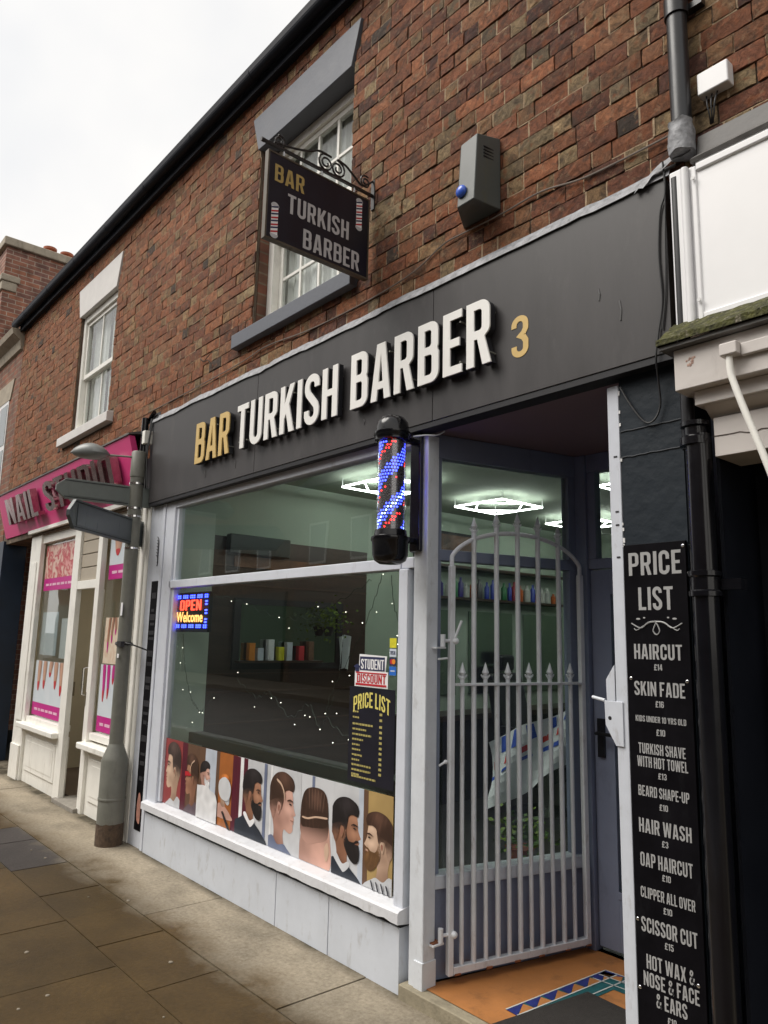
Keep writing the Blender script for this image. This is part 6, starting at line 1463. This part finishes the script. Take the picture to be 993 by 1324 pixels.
p = portrait((-2.974, -2.756, Z0, Z1), 'photo poster of a fair man with ginger beard facing left, rightmost', (M_OCHREBG, [(0, .16, M_BROWNBG)]), -2.7425, 0.4804, 0.2164, True, M_SKIN4, M_HAIRBR, M_FADE, M_BEARD2, M_GREYP, sx=1.196)
for k in range(7):
    a = -.42 + k * .14; p[3]('shirt_stripe', [(a, -.75), (a + .05, -.75), (a + .20, -.33), (a + .16, -.33)], M_STRIPE, False)

# ------------------------------------------------------------------ nail salon shopfront
NS = T('nail_salon_shopfront', 'white painted nail salon shopfront with open door and narrow poster windows', 'shopfront', (-7.5, .2, 0))
Y = .045
bm = bm_new()
for a, b, z0, z1 in ((-9.02, -8.66, -.02, 2.62), (-7.56, -7.39, -.02, 2.55), (-6.90, -6.80, -.02, 2.55), (-6.10, -5.95, -.02, 2.62)): add_box(bm, a, b, Y - .02, Y + .03, z0, z1)
add_box(bm, -8.66, -7.56, Y, Y + .1, 2.50, 2.62); add_box(bm, -7.39, -6.90, Y - .018, Y + .028, 1.95, 2.03); add_box(bm, -7.60, -6.80, Y - .01, Y + .1, 2.55, 2.62); add_box(bm, -6.80, -6.10, Y, Y + .1, 2.45, 2.62)
add_box(bm, -8.66, -7.56, Y, Y + .1, .60, .66); add_box(bm, -6.80, -6.10, Y, Y + .1, .62, .68); add_box(bm, -8.94, -8.74, Y - .03, Y - .021, .6, 2.3); add_box(bm, -8.99, -8.69, Y - .04, Y - .021, .0, .35)
obj('frame', bm, M_CREAM, NS, .006)
bm = bm_new(); add_box(bm, -5.95, -5.705, -.005, .12, -.02, 2.64); add_box(bm, -5.915, -5.88, -.02, -.0055, .05, 2.6); add_box(bm, -5.80, -5.77, -.02, -.0055, .05, 2.6); obj('pilaster', bm, M_CREAM, NS, .004)
for a, b in ((-8.66, -7.56), (-6.80, -6.10)):
    bm = bm_new(); add_box(bm, a, b, Y + .01, Y + .1, -.02, .55); add_box(bm, a + .08, b - .08, Y - .002, Y + .0095, .12, .47); st = obj('stall_riser', bm, M_CREAM, NS, .006)
    bm = bm_new(); add_box(bm, a + .13, b - .13, Y - .006, Y - .0022, .17, .42); obj('raised_panel', bm, M_CREAM, st, .002)
    bm = bm_new(); add_box(bm, a - .06, b + .03, Y - .085, Y + .05, .545, .60); obj('sill', bm, M_CREAM, NS, .012)
    bm = bm_new(); add_box(bm, a, b, Y + .045, Y + .05, .66, 2.5); obj('pane', bm, GL, NS)
bm = bm_new()
for k in range(4): add_box(bm, -7.388, -6.902, Y + .005, Y + .05, 2.035 + k * .128, 2.155 + k * .128)
obj('slatted_panel', bm, mat('beige_slats', (.40, .35, .28), .6, var=.05), NS, .004)
bm = bm_new(); add_box(bm, -7.44, -6.86, Y - .06, .4, -.01, .035); obj('threshold', bm, mat('grey_step', (.24, .22, .19), .8, var=.2, scale=20), NS, .005)
# the door, swung inwards on its right jamb
hx, hy = -6.905, .08
dv = Vector((-math.cos(R(17)), math.sin(R(17))))
def dpt(q): p = Vector((hx, hy)) + dv * q; return (p.x, p.y)
bm = bm_new(); add_obox(bm, dpt(0), dpt(.06), -.04, 0, .05, 1.94); add_obox(bm, dpt(.38), dpt(.46), -.04, 0, .05, 1.94); add_obox(bm, dpt(.06), dpt(.38), -.04, 0, .05, .25); add_obox(bm, dpt(.06), dpt(.38), -.04, 0, 1.85, 1.94); dr = obj('door', bm, M_CREAM, NS, .004)
bm = bm_new(); add_obox(bm, dpt(.06), dpt(.38), -.022, -.018, .25, 1.85); obj('pane', bm, GL, dr)
bm = bm_new(); h0 = Vector(dpt(.36)); nn = Vector((-dv.y, dv.x)) * 1; add_tube(bm, [(h0.x, h0.y, .95), (h0.x + nn.x * .07, h0.y + nn.y * .07, .97), (h0.x + nn.x * .07, h0.y + nn.y * .07, 1.21), (h0.x, h0.y, 1.23)], .011, 8); obj('pull_handle', bm, M_CHROME, dr, smooth=True)
bm = bm_new(); add_box(bm, -7.402, -7.396, Y + .0, Y + .05, .95, 1.08); add_box(bm, -6.895, -6.885, Y - .024, Y - .021, .9, 1.02); obj('lock_plate', bm, mat('dull_brass', (.22, .19, .13), .35, metal=.8), NS)
NI = T('nail_salon_interior', 'plain beige room behind the nail salon doorway', 'room', (-7.5, 2, 0))
bm = bm_new(); add_box(bm, -9.0, -5.95, 3.4, 3.45, 0, 2.6); add_box(bm, -9.05, -9.0, .17, 3.4, 0, 2.6); add_box(bm, -5.99, -5.94, .17, 3.4, 0, 2.6); obj('wall', bm, M_BEIGE, NI)
bm = bm_new(); add_box(bm, -9.0, -5.99, .17, 3.4, 2.6, 2.65); obj('ceiling', bm, M_BEIGE, NI)
bm = bm_new(); add_box(bm, -9.0, -5.99, .17, 3.4, -.05, .02); obj('floor', bm, mat('brown_floor', (.12, .085, .06), .6, var=.2), NI)
bm = bm_new(); add_box(bm, -7.36, -7.05, .18, .45, .037, .045); tag(obj('floor_mat', bm, M_MAT), 'brown mat on the floor just inside the nail salon door', 'mat')
NL = T('ceiling_light', 'square glowing panel added on the ceiling to brighten the nail salon', 'ceiling light', (-7.4, 1.3, 2.5))  # glowing panel added to brighten the salon interior
bm = bm_new(); add_box(bm, -7.72, -7.08, .98, 1.62, 2.555, 2.60); obj('frame', bm, M_WHITE, NL)
bm = bm_new(); add_box(bm, -7.70, -7.10, 1.0, 1.6, 2.548, 2.554); obj('glow_panel', bm, emit('added_salon_glow', (1, .93, .80), 6), NL)
CH = T('wooden_chair', 'brown wooden chair standing inside the open nail salon door', 'chair', (-7.5, .95, .02))
MW = mat('chair_wood', (.20, .11, .05), .4, var=.2)
bm = bm_new(); add_lathe(bm, [(0, .46), (.2, .46), (.21, .475), (.2, .49), (0, .49)], -7.5, .95, 24); obj('seat', bm, MW, CH, smooth=True)
for a in (45, 135, 225, 315):
    bm = bm_new(); c, s = math.cos(R(a)), math.sin(R(a)); add_tube(bm, [(-7.5 + .15 * c, .95 + .15 * s, .46), (-7.5 + .2 * c, .95 + .2 * s, .02)], .016, 8); obj('leg', bm, M_MATTBLK, CH, smooth=True)
bm = bm_new(); vs = catmull([(-7.68, 1.12, .49), (-7.69, 1.15, .75), (-7.60, 1.16, .92), (-7.45, 1.16, .92), (-7.33, 1.15, .75), (-7.33, 1.12, .49)], 5, False); add_tube(bm, vs, .016, 8); add_prism(bm, [(-7.66, 1.13, .62), (-7.35, 1.13, .62), (-7.36, 1.14, .86), (-7.5, 1.15, .90), (-7.64, 1.14, .86)], (0, .015, 0)); obj('backrest', bm, MW, CH)
# window posters
def art(name, cols, scale):
    m, n, l, b = new_mat(name); p = posnode(n); v = n.new('ShaderNodeTexNoise'); v.inputs['Scale'].default_value = scale; v.inputs['Detail'].default_value = 1.5; v.inputs['Distortion'].default_value = 1.2; l.new(p, v.inputs['Vector'])
    r = n.new('ShaderNodeValToRGB'); e = r.color_ramp.elements; e[0].position = .28; e[0].color = cols[0] + (1,); e[1].position = .72; e[1].color = cols[-1] + (1,)
    for k, c in enumerate(cols[1:-1]): q = e.new(.28 + .44 * (k + 1) / (len(cols) - 1)); q.color = c + (1,)
    l.new(v.outputs['Fac'], r.inputs[0]); l.new(r.outputs[0], b.inputs['Base Color']); b.inputs['Roughness'].default_value = .4; return m
A_RED = art('rose_print', [(.62, .42, .36), (.70, .50, .42), (.45, .03, .05), (.70, .35, .33)], 9)
A_HAND = art('pale_blue_print', [(.56, .63, .68), (.66, .70, .74)], 3)
A_GRID = art('peach_print', [(.62, .45, .33), (.70, .62, .50)], 14)
def finger_shapes(sheet, rect, y, n, base, m_):
    x0, x1, z0, z1 = rect; w = (x1 - x0)
    for k in range(n):
        cx = x0 + w * (k + .6) / (n + .2); h = (z1 - z0) * (.55 + .2 * math.sin(k * 1.9 + base)); r = w / n * .30; dx = rnd.uniform(-.03, .03)
        flat('finger', [(cx - r + dx, z1), (cx - r * .9, z1 - h * .6), (cx - r * .5, z1 - h), (cx + r * .5, z1 - h), (cx + r, z1 - h * .6), (cx + r + dx, z1)], y, m_, sheet, rect, True, lambda X_, Z_, c, cx=cx, r=r: tuple(v * (1.15 - .45 * abs(X_ - cx + r * .3) / r) for v in c))
        flat('nail', [(cx - r * .55, z1 - h * .80), (cx - r * .4, z1 - h * 1.05), (cx, z1 - h * 1.12), (cx + r * .4, z1 - h * 1.05), (cx + r * .55, z1 - h * .80)], y - .0008, M_REDP if m_ is not M_SKIN2 else M_PINKP, sheet, rect)
def nail_poster(lab, rect, m_, band=True, fingers=0, mm=M_SKIN):
    x0, x1, z0, z1 = rect; t = T('salon_poster', lab, 'poster', ((x0 + x1) / 2, Y + .04, z0), 'posters in the nail salon windows'); zb = z0 + (.13 if band else 0)
    bm = bm_new(); add_box(bm, x0, x1, Y + .040, Y + .043, zb, z1); s = obj('sheet', bm, m_, t)
    if fingers: finger_shapes(s, (x0 + .04, x1 - .04, zb + .03, z1), Y + .039, fingers, zb, mm)
    if band:
        bm = bm_new(); add_box(bm, x0, x1, Y + .040, Y + .043, z0, zb - .001); b = obj('colour_band', bm, M_PINKP, t)
        x = x0 + .08
        while x < x1 - .2:
            k = rnd.uniform(.05, .12); bm = bm_new(); add_box(bm, x, x + k, Y + .0385, Y + .0395, z0 + .05, z0 + .075); obj('band_text', bm, mat('pale_pink_text', (.75, .45, .58), .5), b); x += k + .03
    return t
nail_poster('rose coloured treatment poster at the top of the left salon window', (-8.63, -7.63, 1.98, 2.47), A_RED)
nail_poster('poster of hands with red nails at the foot of the left salon window', (-8.63, -7.63, .68, 1.24), A_HAND, True, 5)
nail_poster('pale poster with pink band at the top of the right salon window', (-6.75, -6.15, 2.02, 2.43), A_HAND, True, 2)
nail_poster('peach poster of many small nail designs in the right salon window', (-6.72, -6.15, 1.28, 1.68), A_GRID, False, 6, M_SKIN2)
nail_poster('poster of magenta dripping nails low in the right salon window', (-6.75, -6.15, .70, 1.27), A_HAND, True, 5, M_PINKP)
bm = bm_new(); add_box(bm, -8.62, -8.1, Y + .06, Y + .065, 1.30, 1.75); tag(obj('price_card', bm, A_HAND), 'pale blue notice card in the middle of the left salon window', 'notice')
bm = bm_new(); add_box(bm, -7.98, -7.66, Y + .06, Y + .065, 1.28, 1.68); tag(obj('notice_sheet', bm, M_WHITEP), 'plain white paper notice beside the blue card in the left salon window', 'notice')
# pink fascia with mirror letters
NF = T('nail_salon_sign', 'magenta fascia sign with chunky mirror letters over the nail salon', 'shop sign', (-7.8, 0, 2.66))
bm = bm_new(); add_prism(bm, [(-10.03, -.005, 2.665), (-5.925, -.005, 2.665), (-5.925, -.15, 3.17), (-10.03, -.15, 3.17)], (0, .05, .0)); obj('panel', bm, M_PINK, NF)
bm = bm_new(); add_prism(bm, [(-10.05, -.16, 3.171), (-10.05, -.16, 3.185), (-10.05, .0, 3.235), (-10.05, .0, 3.205)], (4.14, 0, 0)); obj('flashing', bm, M_DARKLEAD, NF)
bm = bm_new(); add_box(bm, -9.0, -5.93, -.03, .04, 2.625, 2.662); obj('white_edge', bm, M_CREAM, NF)
fu = Vector((0, -.145, .505)).normalized()
def nail_word(body, x0, x1):
    b = text_bm(body, x1 - x0, .30, .07, .03, min_res=3)
    z0 = 2.775; y0 = -.005 - .145 * (z0 - 2.665) / .505 - .055
    place(b, (x0, y0, z0), (1, 0, 0), fu)
    for q in split_islands(b): obj('letter', q, M_NAILMETAL, NF)
    b.free()
nail_word('NAIL', -9.45, -8.32); nail_word('STUDIO', -8.05, -6.20)
# pipe and cables in the gap between the two fascias
GP = T('gap_pipe', 'slim black downpipe with white stub in the gap between the pink and charcoal signs', 'pipe', (-5.78, -.05, 2.6))
bm = bm_new(); add_tube(bm, [(-5.80, -.07, 2.66), (-5.80, -.07, 3.30)], .028, 12); add_tube(bm, [(-5.74, -.06, 2.60), (-5.74, -.07, 3.05), (-5.75, -.03, 3.32)], .012, 8); add_tube(bm, catmull([(-5.70, -.06, 2.70), (-5.705, -.075, 2.95), (-5.70, -.05, 3.25), (-5.66, -.03, 3.31)], 5, False), .007, 8); add_tube(bm, [(-5.86, -.03, 3.28), (-5.68, -.05, 3.33)], .018, 8); obj('pipe', bm, M_GLOSSBLK, GP, smooth=True)
bm = bm_new(); add_box(bm, -5.775, -5.72, -.10, -.03, 3.07, 3.18); obj('white_stub', bm, M_CREAM, GP, .004)
bm = bm_new(); add_box(bm, -5.90, -5.67, .0, .03, 2.66, 3.35); obj('back_board', bm, M_MATTBLK, GP)

# ------------------------------------------------------------------ signpost
SX, SY = -5.745, -.125
SPT = T('finger_post', 'olive grey street signpost with two finger signs in front of the nail salon', 'signpost', (SX, SY, 0))
bm = bm_new(); add_lathe(bm, [(.098, -.005), (.098, .60), (.092, .62), (.058, .71), (.054, .72)], SX, SY, 28); add_lathe(bm, [(.099, .315), (.1015, .32), (.1015, .332), (.099, .337)], SX, SY, 28); base = obj('base_sleeve', bm, M_POLE, SPT, smooth=True)
bm = bm_new(); n = 28; L0, L1 = [], []
for k in range(n):
    a = 2 * math.pi * k / n; zt = .155 + .012 * mnoise.noise(Vector((math.cos(a) * 3, math.sin(a) * 3, 2))); L0.append(bm.verts.new((SX + .0995 * math.cos(a), SY + .0995 * math.sin(a), -.004))); L1.append(bm.verts.new((SX + .0995 * math.cos(a), SY + .0995 * math.sin(a), zt)))
for k in range(n): bm.faces.new((L0[k], L0[(k + 1) % n], L1[(k + 1) % n], L1[k]))
obj('worn_patch', bm, mat('bare_brown_metal', (.085, .055, .035), .8, var=.5, scale=30, bump=.5, bscale=60), base)
bm = bm_new(); add_tube(bm, [(SX, SY, .70), (SX, SY, 2.92)], .053, 24); shaft = obj('shaft', bm, M_POLE, SPT, smooth=True)
bm = bm_new(); add_lathe(bm, [(.05, 2.78), (.057, 2.785), (.057, 2.985), (.05, 2.995), (0, 2.995)], SX, SY, 24); obj('cap', bm, M_POLE, SPT, smooth=True)
bm = bm_new()
for z in (2.20, 2.455, 2.52, 2.72): add_lathe(bm, [(.053, z), (.057, z + .002), (.057, z + .016), (.053, z + .018)], SX, SY, 24)
obj('steel_band', bm, M_CHROME, SPT, smooth=True)
def finger(d2, L_, z0, z1, mface, mframe):
    d2 = Vector(d2).normalized(); nn = Vector((-d2.y, d2.x)); c = Vector((SX, SY)); zm = (z0 + z1) / 2
    def P(s, t, z): q = c + d2 * s + nn * t; return (q.x, q.y, z)
    bm = bm_new(); pts = [P(-.16, -.014, z0), P(L_ - .07, -.014, z0), P(L_, -.014, zm - .02), P(L_, -.014, zm + .02), P(L_ - .07, -.014, z1), P(-.16, -.014, z1)]
    add_prism(bm, pts, (nn.x * .028, nn.y * .028, 0)); f = obj('finger_sign', bm, mframe, SPT, .003)
    for sd in (-1, 1):
        bm = bm_new(); t = sd * .0165; add_prism(bm, [P(.09, t, z0 + .028), P(L_ - .09, t, z0 + .028), P(L_ - .09, t, z1 - .028), P(.09, t, z1 - .028)], (nn.x * .002 * sd, nn.y * .002 * sd, 0)); obj('sign_face', bm, mface, f)
        bm = bm_new()
        for zz in (z0 + .014, z1 - .02): add_prism(bm, [P(.06, sd * .0145, zz), P(L_ - .06, sd * .0145, zz), P(L_ - .06, sd * .0145, zz + .005), P(.06, sd * .0145, zz + .005)], (nn.x * .003 * sd, nn.y * .003 * sd, 0))
        obj('edge_line', bm, M_MATTBLK, f)
finger((-.10, -.98), .60, 2.545, 2.705, M_FINGER, M_FINGER); finger((.61, -.70), .93, 2.24, 2.445, M_FINGERD, mat('dark_slate_sign', (.085, .10, .105), .4))
bm = bm_new(); hd = Vector((-.33, -.60)).normalized(); e = Vector((SX, SY)); add_tube(bm, [(SX, SY - .05, 2.945), (SX + hd.x * .25, SY + hd.y * .22, 2.955)], .008, 8)
obj('lamp_arm', bm, M_POLE, SPT, smooth=True)
bm = bm_new(); c0 = Vector((SX + hd.x * .22, SY + hd.y * .22, 2.955)); ln = .30; rows = []
for i in range(13):
    u = i / 12; w = .095 * math.sin(math.pi * min(1, u * 1.0) ** .75) ** .6 if 0 < u < 1 else .004; h = .085 * math.sin(math.pi * u) ** .7 if 0 < u < 1 else .003
    cpt = c0 + Vector((hd.x, hd.y, 0)) * ln * u; nn = Vector((-hd.y, hd.x, 0)); rows.append([bm.verts.new(cpt + nn * w * math.cos(a) + Vector((0, 0, (h if math.sin(a) > 0 else h * .55) * math.sin(a)))) for a in [2 * math.pi * k / 14 for k in range(14)]])
for i in range(12):
    for k in range(14): bm.faces.new((rows[i][k], rows[i][(k + 1) % 14], rows[i + 1][(k + 1) % 14], rows[i + 1][k]))
bm.faces.new(rows[0]); bm.faces.new(rows[-1]); bmesh.ops.recalc_face_normals(bm, faces=bm.faces); obj('lamp_head', bm, mat('grey_lamp_shell', (.19, .20, .195), .35), SPT, smooth=True)
bm = bm_new(); add_tube(bm, [(SX + .058 * math.cos(R(a)), SY + .058 * math.sin(R(a)), 1.465 + .004 * math.sin(a)) for a in range(0, 361, 20)], .012, 6); add_box(bm, SX + .04, SX + .12, SY - .075, SY - .045, 1.445, 1.485); add_tube(bm, catmull([(SX + .1, SY - .05, 1.475), (SX + .17, SY, 1.46), (SX + .22, SY + .1, 1.42)], 5, False), .006, 6); obj('cable_strap', bm, M_CABLEB, SPT, smooth=True)
bm = bm_new()
for z, h in ((1.68, .10), (1.36, .03)): add_box(bm, SX + .018, SX + .048, SY - .0555, SY - .052, z, z + h)
for v in bm.verts: pass
obj('white_sticker', bm, M_WHITEP, SPT)

# ------------------------------------------------------------------ the other side of the street (shows only as reflections in the glass)
def opposite(x0, x1, h, bc, lab, shop):
    t = T('opposite_building', lab, 'building', ((x0 + x1) / 2, -12.2, 0))
    bm = bm_new(); add_box(bm, x0, x1 - .02, -18, -12.2, -.1, h); obj('wall', bm, brick_tex_mat('opposite_brick', bc, tuple(c * .6 for c in bc), (.10, .08, .06)), t)
    bm = bm_new(); add_prism(bm, [(x0, -12.0, h), (x0, -15.1, h + 2.6), (x0, -18, h)], (x1 - x0 - .02, 0, 0)); obj('roof', bm, M_SLATE, t)
    bm = bm_new(); add_box(bm, x0 + .2, x1 - .3, -12.2, -12.1, 0, 3.1); obj('shopfront', bm, shop, t)
    k = x0 + 1.0
    while k < x1 - 1.5:
        bm = bm_new(); add_box(bm, k, k + 1.0, -12.2, -12.14, 4.0, 5.4); w = obj('window', bm, M_WHITE, t)
        bm = bm_new(); add_box(bm, k + .07, k + .93, -12.14, -12.13, 4.07, 5.33); obj('pane', bm, MATS['dark_window_pane'], w); k += 2.3
    return t
mshop = mat('dark_brown_shopfront', (.035, .018, .012), .4, var=.4, scale=1); mshop2 = mat('dark_green_shopfront', (.010, .022, .018), .4, var=.4, scale=1)
xs = [-48, -38, -30, -22, -13, -5, 4, 12]
for i in range(len(xs) - 1):
    opposite(xs[i], xs[i + 1], 6.3 + (i * 37 % 5) * .35, ((.16, .07, .045), (.13, .07, .05), (.18, .11, .07))[i % 3], 'two storey brick shop building across the street, %s' % ('brown frontage' if i % 2 else 'green frontage'), mshop if i % 2 else mshop2)['group'] = 'shop buildings across the street, ' + ('brown' if i % 2 else 'green')
